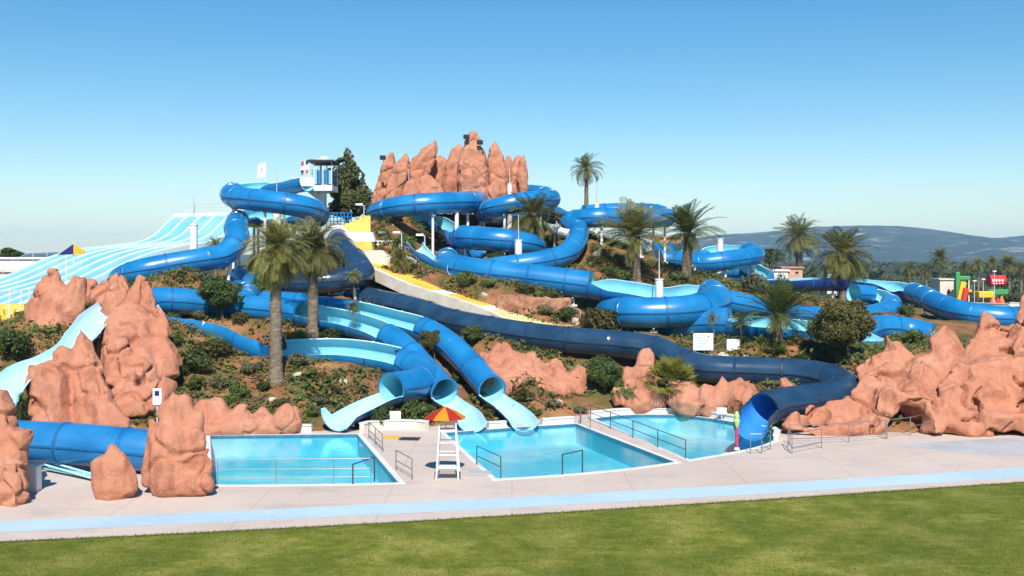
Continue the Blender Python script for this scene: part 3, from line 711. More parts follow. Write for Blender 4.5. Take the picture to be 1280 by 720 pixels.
# spires on the hilltop: leaning slabs
sp = thing('rock_spires', 'crown of leaning red rock slabs on top of the hill', 'rock formation', (P(570, 262, 104).x, 104, 14))
def slab(x1, y1, x2, y2, hw, Y, thick=1.3, yaw=0, seed=0, tip=.2):
    a, b = P(x1, y1, Y), P(x2, y2, Y); ax = (b-a); L = ax.length; ax /= L
    fw = Vector((math.sin(yaw), -math.cos(yaw), 0)); fw = (fw-ax*fw.dot(ax)).normalized(); s = ax.cross(fw)
    w = hw*Y/F; bm = bmesh.new(); rings = []
    for (u, k, d) in ((0, 1, 1), (.2, 1.12, 1), (.45, 1.22, 1), (.65, 1.14, .9), (.82, .82, .7), (.93, .42, .45), (1, .1, .2)):
        c = a+ax*(L*u); r = []
        for (e, g) in ((-1, .45), (-.75, 1), (.75, 1), (1, .45), (1, -.6), (.7, -1), (-.7, -1), (-1, -.6)):
            r.append(bm.verts.new(c+s*(w*k*e)+fw*(thick*d*g*.5)))
        rings.append(r)
    for A, B in zip(rings, rings[1:]):
        for i in range(8): bm.faces.new((A[i], A[(i+1) % 8], B[(i+1) % 8], B[i]))
    bm.faces.new(rings[0][::-1]); bm.faces.new(rings[-1]); bmesh.ops.recalc_face_normals(bm, faces=bm.faces[:])
    b2 = rough_up(facets(rough_up(remesh(bm, .12), .16, .8, 0, seed+20, 0, 0, fold=.12), .8, .095), .05, 1.6, .10, seed+20, 1, .012)
    obj('rock_slab', b2, M['rock'], sp, True, True, None)
for i, q in enumerate([(476, 240, 492, 188, 7, 107, 1.4, .25), (484, 262, 509, 190, 9.5, 104.5, 1.6, .3), (468, 262, 480, 226, 7, 104, 1.4, .3), (500, 262, 546, 175, 11, 106, 1.7, .35), (512, 262, 524, 192, 12, 108, 1.8, .1),
                       (545, 262, 551, 192, 14, 108.5, 2.0, -.1), (562, 262, 574, 179, 12, 105, 1.6, .3), (592, 268, 591, 170, 17, 102.5, 2.2, 0), (620, 262, 619, 178, 12, 105, 1.7, .1),
                       (640, 262, 648, 192, 8, 107, 1.6, .35), (629, 258, 636, 194, 9, 109, 1.6, .3), (530, 262, 532, 218, 20, 103, 1.8, -.05), (622, 256, 618, 226, 13, 102.5, 1.6, .4), (652, 250, 654, 192, 5, 106, 1.2, .4), (606, 262, 603, 196, 13, 108.5, 2, 0), (500, 262, 503, 215, 12, 107, 1.5, -.2), (580, 262, 582, 200, 14, 107.5, 1.6, .15), (516, 262, 514, 222, 11, 102.6, 1.4, .3)]):
    slab(*q[:6], thick=q[6], yaw=q[7], seed=i)
b2 = bmesh.new(); capsule(b2, P(584, 178, 102.2), P(593, 167, 102.2), .34, .28, .9); capsule(b2, P(590, 168, 102.3), P(598, 176, 102.3), .36, .3, .9)
obj('cap_stone', rough_up(remesh(b2, .1), .08, 1.1, 0, 44, 2), M['rock'], sp, True, True, None)
for (x, y, lab) in ((583, 171, 'dark floodlight box on the left of the tallest rock spire'), (600, 178, 'dark floodlight box on the right of the tallest rock spire'), (478.5, 197, 'dark floodlight box clamped to the leftmost leaning slab')):
    c = P(x, y, 101.4); r = thing('floodlight', lab, 'floodlight', c, group=None)
    bm = bmesh.new(); box(bm, c, (.55, .35, .42), .4, .03); obj('housing', bm, M['dark'], r, smooth=False)
    bm = bmesh.new(); bar(bm, c-Vector((0, 0, .2)), c+Vector((0, .6, -.35)), .04); obj('bracket', bm, M['darksteel'], r)
M['rubble'] = mat('red_rubble', (.26, .11, .065), (.44, .22, .13), rough=.95, scale=1.6, bs=.8, bscale=3)
q = [G(x, y) for x, y in ((622, 383), (640, 384), (660, 386), (685, 388), (712, 389))]
for v in q: v.y -= .3
r = thing('terrace_wall', 'low red rubble terrace wall under the long diagonal tube', 'wall', q[2]); bm = bmesh.new()
for a, b in zip(q, q[1:]):
    m = (a+b)/2; box(bm, (m.x, m.y, m.z+.2), ((b-a).length+.1, .5, 1.5), math.atan2(b.y-a.y, b.x-a.x))
obj('wall_face', rough_up(remesh(bm, .12), .12, 1.6, .06, 71, 1), M['rubble'], r, sharp=None)
# loose limestone crumbs and boulders on the slope
st = []
bm = bmesh.new(); bmesh.ops.create_icosphere(bm, subdivisions=2, radius=1)
for v in bm.verts: v.co *= 1+noise.noise(v.co*1.4)*.35+noise.noise(v.co*3)*.12
me_st = mesh('slope_stone', bm, M['limestone'], True, 30)
for (x, y, s, w) in [(340, 500, 5, 'left of the blue exit flume on the bare earth'), (372, 470, 6, 'right of the tall palm foot'), (430, 478, 6, 'under the wide flume'), (425, 385, 9, 'behind the garden slides under the navy tube'), (452, 390, 8, 'beside the thin young palms'), (470, 383, 7, 'left of the navy tube bend'), (905, 447, 7, 'just right of the big white board'), (932, 451, 7, 'right of the small white board'),
                     (948, 455, 5, 'on the red mulch above the navy tube'), (888, 449, 5, 'at the foot of the big white board'), (965, 456, 4, 'before the stubby palm'), (690, 340, 6, 'on the bank below the steep drop'), (605, 370, 5, 'beside the lower stair flight'), (580, 405, 5, 'under the navy tube bend'), (700, 505, 6, 'on the orange slope left of the dark bushes'), (1085, 380, 7, 'in the gravel bed past the round tree'), (1100, 385, 6, 'farther along the gravel bed'),
                     (330, 520, 6, 'above the boulder row'), (720, 300, 8, 'on the bare orange cut beside the steep drop'), (745, 320, 7, 'lower on the bare orange cut')]:
    c = G(x, y); o = link('slope_stone', me_st); k = s*c.y/F; o.location = c; o.scale = (k*1.2, k, k*.75); o.rotation_euler = (random.random(), random.random(), random.random()*6)
    tag(o, 'pale rough stone lying '+w, 'stone', 'loose stones on the slope')
# ---------------------------------------------------------------- palms
def crown_mesh(seed, n=58, e_lo=-.5, e_hi=1.35, droop=1.5, leaf=.27, st=28, m='l_palm', lw=.0125, name='crown', stiff=False):
    r = random.Random(seed); vs = []; fs = []
    for i in range(n):
        az = i*2.39996+r.uniform(-.25, .25); q = (i+.5)/n
        e0 = e_hi+(e_lo-e_hi)*q**.9+r.uniform(-.12, .12); L = r.uniform(.82, 1.08)*(.85 if q < .15 else 1)
        p = Vector((0, 0, 0)); pts = []; dr = droop*r.uniform(.75, 1.2)*(.35+.65*max(0, math.cos(e0)))
        for k in range(st+1):
            t = k/st; e = e0-dr*t**1.5
            d = Vector((math.cos(az)*math.cos(e), math.sin(az)*math.cos(e), math.sin(e)))
            pts.append((p.copy(), d)); p += d*(L/st)
        sd = Vector((-math.sin(az), math.cos(az), 0)); tw = r.uniform(-.5, .5)
        for k in range(st):
            (a, d), (b, d2) = pts[k], pts[k+1]; w = .016*(1-k/st)+.004; up = sd.cross(d).normalized()*-1
            i0 = len(vs); vs += [a-sd*w, a+sd*w, b+sd*w*.8, b-sd*w*.8]; fs.append((i0, i0+1, i0+2, i0+3))
            t = (k+.5)/st
            if t < .1: continue
            ll = leaf*max(.12, math.sin(PI*(.10+.86*t)))**.7*r.uniform(.8, 1.1)
            for s in (-1, 1):
                for f in (.5,):
                    o = a.lerp(b, f); ld = (sd*s*(.75)+d*.75+up*(.38+tw*s*.3)+Vector((0, 0, -.25))).normalized()
                    tip = o+ld*ll+Vector((0, 0, -ll*.18)); md = o+ld*ll*.5; wv = d*lw
                    i0 = len(vs); vs += [o, md+wv, tip, md-wv]; fs.append((i0, i0+1, i0+2, i0+3))
    me = bpy.data.meshes.new(name); me.from_pydata(vs, [], fs); me.materials.append(M[m]); return me
def skirt_mesh(seed, n=26, m='l_dry'):
    return crown_mesh(seed, n, -1.35, -.35, .9, .24, 12, m, .04, 'skirt')
def fan_mesh(seed, n=34, m='l_yel'):
    r = random.Random(seed); vs = []; fs = []
    for i in range(n):
        az = i*2.39996; e = r.uniform(-.1, 1.4); d = Vector((math.cos(az)*math.cos(e), math.sin(az)*math.cos(e), math.sin(e)))
        L = r.uniform(.45, .62); c = d*L; sd = Vector((-math.sin(az), math.cos(az), 0)); up = sd.cross(d)
        i0 = len(vs); vs += [Vector((0, 0, 0))-sd*.01, sd*.01, c+sd*.01, c-sd*.01]; fs.append((i0, i0+1, i0+2, i0+3))
        for k in range(15):
            th = -1.9+3.8*k/14; ld = (d*math.cos(th)+sd*math.sin(th)).normalized(); l = .42*(1-.25*abs(th)/1.9)
            tip = c+ld*l+Vector((0, 0, -.10*r.random()))-up*.05; md = c+ld*l*.55; w = ld.cross(up).normalized()*.022
            i0 = len(vs); vs += [c, md+w, tip, md-w]; fs.append((i0, i0+1, i0+2, i0+3))
    me = bpy.data.meshes.new('crown'); me.from_pydata(vs, [], fs); me.materials.append(M[m]); return me
CR = [crown_mesh(11, 70, -.7, 1.4, 1.3), crown_mesh(12, 60, -.2, 1.45, 1.1, .25), crown_mesh(13, 84, -.9, 1.4, 1.35), crown_mesh(14, 56, -.1, 1.5, 1.05, .27, m='l_palm2'), crown_mesh(15, 36, -.6, 1.25, 1.3, .3, 14, lw=.024), crown_mesh(16, 44, -.5, 1.35, 1.7, .25)]
SK = [skirt_mesh(21), skirt_mesh(22, 18), skirt_mesh(23, 22, 'l_yel')]
FAN = fan_mesh(31); 
def trunk_bm(h, r0, r1, lean, boots, seed):
    bm = bmesh.new(); r = random.Random(seed); n = 14; rings = []; k = max(10, int(h/.16)); top = Vector((lean[0], lean[1], h))
    for i in range(k+1):
        t = i/k; c = Vector((lean[0]*t*t, lean[1]*t*t, h*t-.25*(1-t)))
        rr = (r0+(r1-r0)*t)*(1+.35*max(0, 1-t*7)**2)*(1+(.05 if i % 2 else -.03))*(1+r.uniform(-.02, .02))
        if t > .84: rr *= 1+boots*math.sin((t-.84)/.16*PI*.62)
        rings.append([bm.verts.new(c+Vector((math.cos(2*PI*j/n+.2*i), math.sin(2*PI*j/n+.2*i), 0))*rr*(1+r.uniform(-.05, .05))) for j in range(n)])
    for A, B in zip(rings, rings[1:]):
        for j in range(n): bm.faces.new((A[j], A[(j+1) % n], B[(j+1) % n], B[j]))
    bm.faces.new(rings[-1])
    return bm, top
PAL = 0
def palm(label, base, crown, rpx, cv=0, tw=9, boots=.6, skirt=None, sk=.62, h0=0, Y=None, group='palms on the slide hill', name='palm_tree', squash=1.0, sm=.9):
    global PAL; PAL += 1
    g = P(base[0], base[1], Y) if Y else G(base[0], base[1])
    if Y: g.z = T(g.x, g.y)
    t = P(crown[0], crown[1], g.y); h = max(.3, t.z-g.z); rad = rpx*g.y/F
    o = thing(name, label, 'palm', g, 0, group)
    bm, top = trunk_bm(h, tw*g.y/F, tw*.72*g.y/F, (t.x-g.x, 0), boots, PAL)
    link('trunk', mesh('trunk', bm, M['trunk'], True, None), o)
    c = link('crown', FAN if cv == 'fan' else CR[cv], o); c.location = top; s = rad/sm; c.scale = (s, s, s*squash); c.rotation_euler = (.22*math.sin(PAL*2.3), .22*math.cos(PAL*3.1), PAL*1.7)
    if skirt is not None:
        k = link('dry_fronds', SK[skirt], o); k.location = top-Vector((0, 0, .1)); k.scale = (rad*sk/.7,)*3; k.rotation_euler = (0, 0, PAL*.9)
    return o
palm('tallest palm standing alone on the garden slope, thick trunk and yellowing lower fronds', (345, 474), (344, 310), 46, 2, 8.6, .55, 2, .8)
palm('second tall palm right of the tallest one, shaggy rough trunk', (391, 421), (392, 310), 44, 0, 7.2, .8, 0, .66)
palm('lone slender palm on the skyline right of the rock spires', (733, 262), (733, 211), 24, 5, 3.2, .3, None, Y=112)
palm('bushy palm just under the upper loop behind the second loop', (665, 300), (664, 272), 38, 0, 4, .6, None, Y=94)
palm('broad palm in front of the far loop slide with stout patterned trunk', (794, 351), (793, 296), 50, 1, 7.5, .5, 1, .35)
palm('upright palm beside the white spotted sculpture', (858, 348), (862, 292), 43, 3, 7, .6, 1, .35)
palm('palm with tall bare trunk against the blue mountain left of the round tree', (999, 364), (999, 297), 32, 0, 5.2, .4, 1, .4)
palm('wide palm with drooping fronds right behind the round tree', (1053, 380), (1053, 318), 40, 2, 5.2, .5, 0, .55, Y=112)
palm('short stubby palm with upright fronds on the red mulch left of the round tree', (972, 428), (971, 396), 54, 3, 6.5, 1.0, 1, .3)
palm('low yellow-green fan palm behind the right pool', (838, 508), (838, 480), 38, 'fan', 5, .7, 1, .3)
palm('dry yellow palm beside the upper stair flight', (500, 356), (500, 325), 21, 5, 4, .6, 0, .7)
palm('tiny young palm growing against the largest left outcrop', (181, 492), (180, 453), 13, 4, 1.1, .4, None, Y=61)
palm('small palm poking up behind the long upper tube left', (270, 325), (269, 305), 15, 4, 2, .5, None, Y=90)
palm('thin young palm above the garden slides, the upper of two', (443, 382), (442, 345), 12, 4, 1.0, .4, None, Y=78)
palm('thin young palm over the wide flume, the lower of two', (441, 412), (441, 383), 11, 4, 1.0, .4, None, Y=73)
palm('thin young palm at the corner of the big white board', (893, 428), (891, 397), 11, 4, .9, .4, None, Y=75)
palm('dark little palm between the white boards and the stubby palm', (926, 428), (926, 402), 14, 4, 1.6, .5, None, Y=76)
palm('small palm left of the dry yellow palm at the head of the stairs', (478, 300), (478, 284), 12, 4, 1.6, .4, None, Y=94)
for (bx, by, cx, cy, r, lab) in [(1175, 350, 1175, 322, 15, 'tallest distant palm behind the cream playground hut'), (1137, 354, 1137, 337, 13, 'distant palm at the left end of the far palm row'), (1158, 354, 1158, 338, 11, 'distant short palm between the two left ones of the far row'),
                                 (1223, 352, 1222, 330, 13, 'distant dark palm just left of the red playhouse'), (1240, 352, 1240, 328, 12, 'distant dark palm right above the red playhouse'), (1262, 352, 1260, 330, 15, 'distant palm right of the red playhouse'), (1205, 352, 1206, 334, 11, 'distant palm above the green climbing frame'), (1276, 352, 1278, 336, 13, 'distant palm cut by the right edge')]:
    palm(lab, (bx, by), (cx, cy), r, 5 if r != 15 else 0, 1.7, .3, None, Y=235, group='distant palms beyond the slides')
# ---------------------------------------------------------------- leafy plants
def leaf_mesh(name, seed, lobes, n, size, m, gap=-.12, nf=2.2, fill=.55):
    r = random.Random(seed); vs = []; fs = []
    tot = sum(l[3]*l[4]*l[5] for l in lobes); off = Vector((seed*5.1, seed*2.3, seed))
    for l in lobes:
        k = int(n*l[3]*l[4]*l[5]/tot)
        for _ in range(k):
            d = Vector((r.gauss(0, 1), r.gauss(0, 1), r.gauss(0, 1))).normalized(); q = fill+(1-fill)*r.random()**.6
            p = Vector((l[0]+d.x*l[3]*q, l[1]+d.y*l[4]*q, l[2]+d.z*l[5]*q))
            if noise.noise(p*nf+off) < gap: continue
            p += d*noise.noise(p*nf*.8+off)*.16
            if name == 'shrub' and p.z < .01: p.z = .01+r.random()*.05
            nn = (d+Vector((r.gauss(0, .6), r.gauss(0, .6), r.gauss(0, .6)+.25))).normalized()
            a = nn.orthogonal().normalized(); th = r.random()*6.3; a = (Matrix.Rotation(th, 3, nn) @ a); b = nn.cross(a)
            s = size*r.uniform(.6, 1.35)
            i0 = len(vs); vs += [p-a*s, p+b*s*.5, p+a*s, p-b*s*.5]; fs.append((i0, i0+1, i0+2, i0+3))
    me = bpy.data.meshes.new(name); me.from_pydata(vs, [], fs); me.materials.append(M[m]); return me
def lobes(seed, n, rx, rz, cz, sub):
    r = random.Random(seed); o = [(0, 0, cz, rx*.75, rx*.75, rz*.75)]
    for _ in range(n):
        a = r.random()*6.28; e = r.uniform(-.5, 1.0)
        o.append((math.cos(a)*math.cos(e)*rx*.6, math.sin(a)*math.cos(e)*rx*.6, cz+math.sin(e)*rz*.6, sub*r.uniform(.8, 1.2), sub*r.uniform(.8, 1.2), sub*r.uniform(.7, 1.1)*rz/rx))
    return o
# unit crowns: radius 1, standing on z=0 or centred at 0
BALL = leaf_mesh('crown', 1, lobes(1, 9, 1, 1, 0, .42), 9000, .06, 'l_dark', -.55)
BALL2 = leaf_mesh('crown', 2, lobes(2, 8, 1, .9, 0, .45), 6500, .07, 'l_mid', -.35)
BIGBALL = leaf_mesh('crown', 3, lobes(3, 16, 1.06, .98, 0, .42), 17000, .05, 'l_olive', -.7, 3)
LOOSE = leaf_mesh('crown', 4, lobes(4, 7, 1, .8, 0, .42), 2600, .08, 'l_dark', -.05)
def shrub_variants(m, k, size=.085, n=2600):
    return [leaf_mesh('shrub', 40+k*5+i, lobes(50+k*5+i, 5, 1, .75, .55, .42), n, size, m, -.1, 2.4, .3) for i in range(2)]
SH = {'dark': shrub_variants('l_dark', 0), 'olive': shrub_variants('l_olive', 1), 'mid': shrub_variants('l_mid', 2), 'grey': shrub_variants('l_grey', 3), 'dry': shrub_variants('l_ground', 4)}
def tree(label, base, c, rx, rz, cm, tr=2.2, Y=None, group=None, name='tree'):
    g = P(base[0], base[1], Y) if Y else G(*base)
    if Y: g.z = T(g.x, g.y)
    k = g.y/F; t = P(c[0], c[1], g.y)
    o = thing(name, label, 'tree', g, 0, group); bm = bmesh.new(); hc = t.z-g.z; dx = t.x-g.x
    bar(bm, (0, 0, -.3), (dx*.6, 0, hc*.75), tr*k, tr*k*.55, 9); r = random.Random(int(c[0]))
    for i in range(6):
        a = i*1.05; z0 = hc*(.5+.05*i); bar(bm, (dx*.45, 0, z0), (dx+math.cos(a)*rx*k*.6, math.sin(a)*rx*k*.6, hc+rz*k*r.uniform(-.2, .5)), tr*k*.4, tr*k*.1, 6)
    obj('trunk', bm, M['bark'], o, False)
    q = link('crown', cm, o); q.location = (dx, 0, hc); q.scale = (rx*k, rx*k, rz*k); q.rotation_euler = (0, 0, c[0]*.7)
    return o
tree('dark round tree beside the lower left tube', (279, 402), (275, 367), 30, 26, BALL)
tree('big clipped round tree on the right of the slope', (1064, 450), (1050, 407), 40, 37, BIGBALL, 3)
tree('small ball-shaped topiary tree between the two garden slides', (545, 452), (538, 426), 17.5, 16, BIGBALL, 1.2)
tree('small round bushy tree beside the navy tube right of the topiary ball', (592, 432), (590, 417), 15, 13, BALL2, 1)
tree('dark dense round tree behind the middle pool, left of the thumb rock', (757, 490), (757, 465), 26, 24, BALL)
tree('lower dark bushy tree in front of the dense round one at the pool back', (783, 508), (783, 490), 19, 17, BALL2, 1.2)
tree('dark spreading tree half hidden behind the white building at the far left', (15, 326), (14, 317), 16, 9, BALL2, 1.2, Y=150)
tree('dry thin-leaved tree on the skyline before the mountain', (966, 345), (964, 320), 20, 15, LOOSE, 1.5, Y=140)
tree('green bushy tree at the foot of the dry yellow palm', (477, 362), (475, 346), 17, 17, BALL, 1.2)
tree('dark tree tucked behind the tallest palm trunk', (330, 395), (331, 362), 18, 24, BALL2, 1.4, Y=84)
tree('little dark tree on the terrace under the second loop', (622, 330), (620, 322), 13, 9, BALL, .8, Y=90)
# conifer on the skyline
CON = leaf_mesh('crown', 8, [(0, 0, .25, .62, .62, .35), (.18, 0, .5, .55, .55, .35), (-.12, .05, .8, .58, .5, .4), (.1, 0, 1.1, .48, .45, .4), (-.08, 0, 1.4, .36, .36, .38), (.02, 0, 1.7, .22, .22, .34), (.5, 0, .3, .4, .4, .3), (.55, .1, .62, .28, .3, .3), (-.3, 0, 1.15, .25, .25, .25)], 15000, .055, 'l_olivedark', -.22, 3)
g = P(434, 285, 106); g.z = T(g.x, g.y); o = thing('pine_tree', 'tall dark pine on the skyline between the lookout tower and the rock spires', 'tree', g)
h = P(434, 262, 106).z-g.z
bm = bmesh.new(); bar(bm, (0, 0, -.3), (0, 0, h+4.5), .25, .06, 9); obj('trunk', bm, M['bark'], o, False)
q = link('crown', CON, o); q.location = (0, 0, h-.6); q.scale = (2.9, 2.9, 3.55)
# shrubs
def shrub(label, px, py, r, kind, sq=1.0, Y=None, i=[0]):
    i[0] += 1; g = P(px, py, Y) if Y else G(px, py)
    if Y: g.z = T(g.x, g.y)
    o = link('shrub', SH[kind][i[0] % 2]); k = r*g.y/F; o.location = g-Vector((0, 0, .05)); o.scale = (k, k, k*sq); o.rotation_euler = (0, 0, i[0]*1.3)
    return tag(o, label, 'shrub', 'shrubs on the slide hill')
for a in [('wide olive hedge-like shrub under the white-rimmed chute left of the tallest palm', 266, 444, 30, 'olive', .6), ('rounded green shrub right of the largest left outcrop, the upper one', 247, 466, 24, 'dark', 1.1), ('rounded green shrub right of the largest left outcrop, the lower one', 244, 486, 17, 'mid', .9),
          ('dark shrub at the left edge below the yellow steps', 16, 446, 30, 'dark', 1.0), ('dome-shaped olive bush on the terrace above the navy tube', 745, 414, 29, 'olive', .95), ('green bush beneath the left blue exit flume', 478, 530, 22, 'dark', .9), ('green bush under the tube behind the white sign', 520, 530, 26, 'mid', 1.0),
          ('low grey-green shrub just left of the tallest palm foot', 312, 466, 16, 'grey', .8), ('grey-green shrub just right of the tallest palm foot', 372, 458, 17, 'grey', .9), ('small dark shrub above the boulder row', 300, 494, 15, 'mid', .9), ('small dark shrub on bare soil below the tallest palm', 330, 488, 12, 'dark', .9),
          ('spiky green tuft shrub in the middle of the garden slope', 388, 472, 11, 'mid', 1.1), ('greyish shrub below the wide flume end', 402, 505, 15, 'grey', .8), ('low shrub under the wide flume left end', 415, 478, 14, 'olive', .7), ('small shrub between the boulder row and the left exit flume', 392, 520, 12, 'mid', .9),
          ('yellowish shrub left of the round dark tree', 250, 398, 12, 'grey', .9), ('green shrub at the left foot of the long chute', 215, 400, 11, 'mid', .8), ('small shrub by the thumb rock foot', 812, 508, 11, 'mid', .8), ('low shrub on the orange slope behind the middle pool', 690, 508, 14, 'grey', .6),
          ('green shrub on the slope right of the outer garden slide', 655, 500, 16, 'olive', .8), ('low green shrub beside the outer garden slide mouth', 668, 518, 12, 'mid', .7), ('shrub at the back edge of the pool left of the dark trees', 725, 515, 11, 'grey', .7), ('dark shrub on top of the rock face', 745, 462, 12, 'dark', .8),
          ('shrub beside the navy tube near its end bend', 965, 490, 14, 'dark', .9, 62.8), ('low dark bush at the massif foot under the navy tube', 992, 522, 12, 'dark', .7, 58.8), ('green bush behind the cone-shaped peak of the massif', 1140, 434, 18, 'mid', 1.0, 72), ('low green shrub at the foot of the stubby palm', 972, 440, 15, 'mid', .6),
          ('small green bush right of the small white board', 918, 430, 10, 'olive', 1.0), ('wide green shrub left of the long diagonal tube on the terrace', 530, 375, 11, 'mid', .8), ('green shrub beneath the yellow parapet', 490, 292, 18, 'dark', .9, 97), ('green shrub at the white railings', 508, 300, 15, 'mid', 1.0, 95), ('grassy shrub on the bank above the yellow flight', 610, 357, 12, 'mid', .6),
          ('olive shrub on the bank left of the white support column', 690, 372, 14, 'olive', .6), ('green shrub on the bank right under the diagonal tube', 770, 385, 13, 'mid', .7), ('low green shrub on the bare orange cut', 760, 345, 15, 'mid', .8), ('green shrub on top of the orange cut', 730, 346, 12, 'olive', .8),
          ('dry shrub between the upper loop and the ridge', 700, 292, 16, 'olive', .8, 103), ('shrub on the ridge left of the lone palm', 640, 300, 18, 'dry', .7, 98), ('green clump behind the white spotted sculpture', 885, 345, 13, 'mid', .8, 114), ('dark shrub at the right foot of the round tree', 1030, 452, 16, 'dark', .7), ('yellow-green shrub left of the return bend', 945, 366, 22, 'grey', 1.0), ('shrub in the gravel bed right of the return bend', 1120, 392, 12, 'grey', .6),
          ('dark hollow bush under the long flume', 1135, 402, 13, 'dark', 1.1, 90), ('fresh green shrub in the left outcrop cleft', 182, 512, 12, 'mid', .9, 60), ('dark shrub above the small boulder behind the fat tube', 105, 535, 12, 'dark', .4, 52), ('shrub on the hilltop behind the upper loop', 575, 292, 16, 'olive', .8, 97), ('shrub by the lamp posts under the pine', 452, 292, 14, 'dark', 1.0, 101), ('low shrub at the pool back right of the fan palm', 868, 515, 10, 'grey', .6)]:
    shrub(*a)
for a in [('full green bush on the bank between the diagonal tube and the yellow stairs', 585, 356, 17, 'mid', .9), ('grassy clump below the diagonal tube, third from the stairs', 655, 366, 15, 'olive', .7), ('broad dark bush where the stairs reach the navy tube', 705, 400, 18, 'dark', .8), ('pale dry bush left of the dome-shaped olive bush', 680, 392, 14, 'grey', .8),
          ('green bush between the two garden slide mouths', 600, 505, 15, 'mid', .9), ('dark bush under the outer garden slide', 575, 478, 14, 'dark', 1.0), ('green bush behind the exit of the inner garden slide', 612, 522, 12, 'olive', .9), ('tall grassy bush at the left edge of the rock face', 598, 470, 13, 'grey', 1.2),
          ('mid green bush on the garden slope left of the second tall palm', 372, 428, 14, 'mid', 1.0), ('dark bush behind the foot of the second tall palm', 412, 424, 14, 'dark', .9), ('olive bush at the long chute middle', 300, 404, 15, 'olive', .9), ('dense bush on the slope above the wide flume', 345, 400, 14, 'dark', 1.0), ('soft grey bush in the garden right of the lowest rounded shrub', 275, 484, 14, 'grey', .8),
          ('green bush in the lower garden above the second boulder', 285, 504, 13, 'mid', .8), ('dry bush in the lower garden above the last boulder', 352, 508, 13, 'dry', .8), ('small olive bush beside the pale stones of the garden slope', 415, 492, 12, 'olive', .9), ('leafy bush between the largest left outcrop and the long chute', 212, 432, 16, 'mid', 1.0),
          ('dark bush hugging the largest left outcrop at its right foot', 222, 470, 15, 'dark', .9), ('bright bush behind the thumb rock top', 830, 455, 12, 'mid', .8, 69), ('round bush on the mulch left of the big round tree', 1012, 436, 13, 'olive', .8), ('low spreading bush on the mulch by the navy tube bend', 1000, 452, 14, 'dark', .6),
          ('feathery bush between the far loop slide and the big loop', 850, 352, 14, 'grey', .9), ('green bush beneath the broad front palm', 778, 350, 14, 'mid', .8), ('dark bush beneath the upright palm by the sculpture', 846, 350, 11, 'dark', .9), ('olive bush at the right foot of the steep blue drop', 742, 330, 13, 'olive', .8), ('green bush above the second loop', 610, 292, 14, 'mid', .8, 98),
          ('dark bush left of the second loop', 545, 312, 13, 'dark', .8, 96), ('mid green bush under the upper loop right end', 690, 300, 14, 'mid', .9, 100), ('leafy bush beside the stair head railing', 470, 336, 13, 'mid', .9), ('pale bush on the navy loop inside', 395, 372, 13, 'grey', .7, 87), ('dark bush above the navy tube left of the stairs', 505, 372, 14, 'dark', .8)]:
    shrub(*a)
# slim dark cypress-like yucca at the far left
YU = crown_mesh(61, 60, -.9, 1.5, .5, .10, 10, 'l_dark', .03)
g = P(26, 530, 50); g.z = 1.2; o = thing('yucca_plant', 'dark spiky upright plant between the left edge pillar and the lumpy outcrop', 'plant', g)
bm = bmesh.new(); bar(bm, (0, 0, -.6), (0, 0, 1.6), .08, .05); obj('stem', bm, M['bark'], o, False)
for z, s in ((.3, .75), (.8, .8), (1.3, .7), (1.8, .55)):
    q = link('leaves', YU, o); q.location = (0, 0, z); q.scale = (s, s, s); q.rotation_euler = (0, 0, z*3)
# ground cover, one mass
def cover(name, label, n, test, m, s0, s1, seed, yr=(52, 112), xr=(-34, 34)):
    r = random.Random(seed); vs = []; fs = []; k = 0
    while k < n:
        x, y = r.uniform(*xr), r.uniform(*yr)
        k += 1
        if y < tab(Y0T, x)+1.0: continue
        v = noise.fractal(Vector((x*.28, y*.28, seed)), 1, 2, 3)
        if v < test: continue
        if any(math.hypot(x-cx, y-cy) < rr+.5 for cx, cy, cz, rr in CARVE.get((int(x//2), int(y//2)), ())) or near_pool(x, y): continue
        z = T(x, y); s = r.uniform(s0, s1)*(.7+.6*min(1, v-test+.3))
        for _ in range(9):
            p = Vector((x+r.gauss(0, s*.6), y+r.gauss(0, s*.6), z+abs(r.gauss(0, s*.35))))
            d = Vector((r.gauss(0, .6), r.gauss(0, .6)-.3, 1)).normalized(); a = d.orthogonal(); a = Matrix.Rotation(r.random()*6.3, 3, d) @ a.normalized(); b = d.cross(a); q = s*r.uniform(.22, .5)
            i0 = len(vs); vs += [p-a*q, p+b*q*.45, p+a*q, p-b*q*.45]; fs.append((i0, i0+1, i0+2, i0+3))
    tag(pyobj(name, vs, fs, M[m]), label, 'ground cover', kind='stuff')
cover('ground_cover', 'low dry scrub and weeds over the orange earth slope', 24000, -.22, 'l_ground', .15, .5, 5)
cover('ground_cover', 'patches of low green creeping plants on the slope', 19000, -.08, 'l_mid', .18, .55, 9)
cover('mulch', 'dark red bark mulch scattered on the slope', 3000, -.4, 'l_dry', .05, .12, 12)
def tufts():
    r = random.Random(77); vs = []; fs = []
    for _ in range(42000):
        y = 30.5+ (r.random()**1.3)*15.5; x = r.uniform(-.55, .55)*y
        k = 0
        yb = tab([(v.x, v.y) for v in lw], x)
        if r.random() < .12: y = yb+r.gauss(-.05, .07)
        if y > yb+.12: continue
        h = r.uniform(.03, .09); a = r.random()*6.3; d = Vector((math.cos(a), math.sin(a), 0))*r.uniform(.01, .02)
        t = Vector((r.gauss(0, .03), r.gauss(0, .03), h)); p = Vector((x, y, .02))
        i0 = len(vs); vs += [p-d, p+d, p+t]; fs.append((i0, i0+1, i0+2))
    tag(pyobj('grass', vs, fs, M['l_grassblade']), 'short grass blades over the lawn', 'grass', kind='stuff')
M['l_grassblade'] = leaf_mat('grass_blade', [(.13, .165, .018), (.20, .22, .03), (.33, .30, .08), (.16, .185, .022)], .5)
tufts()
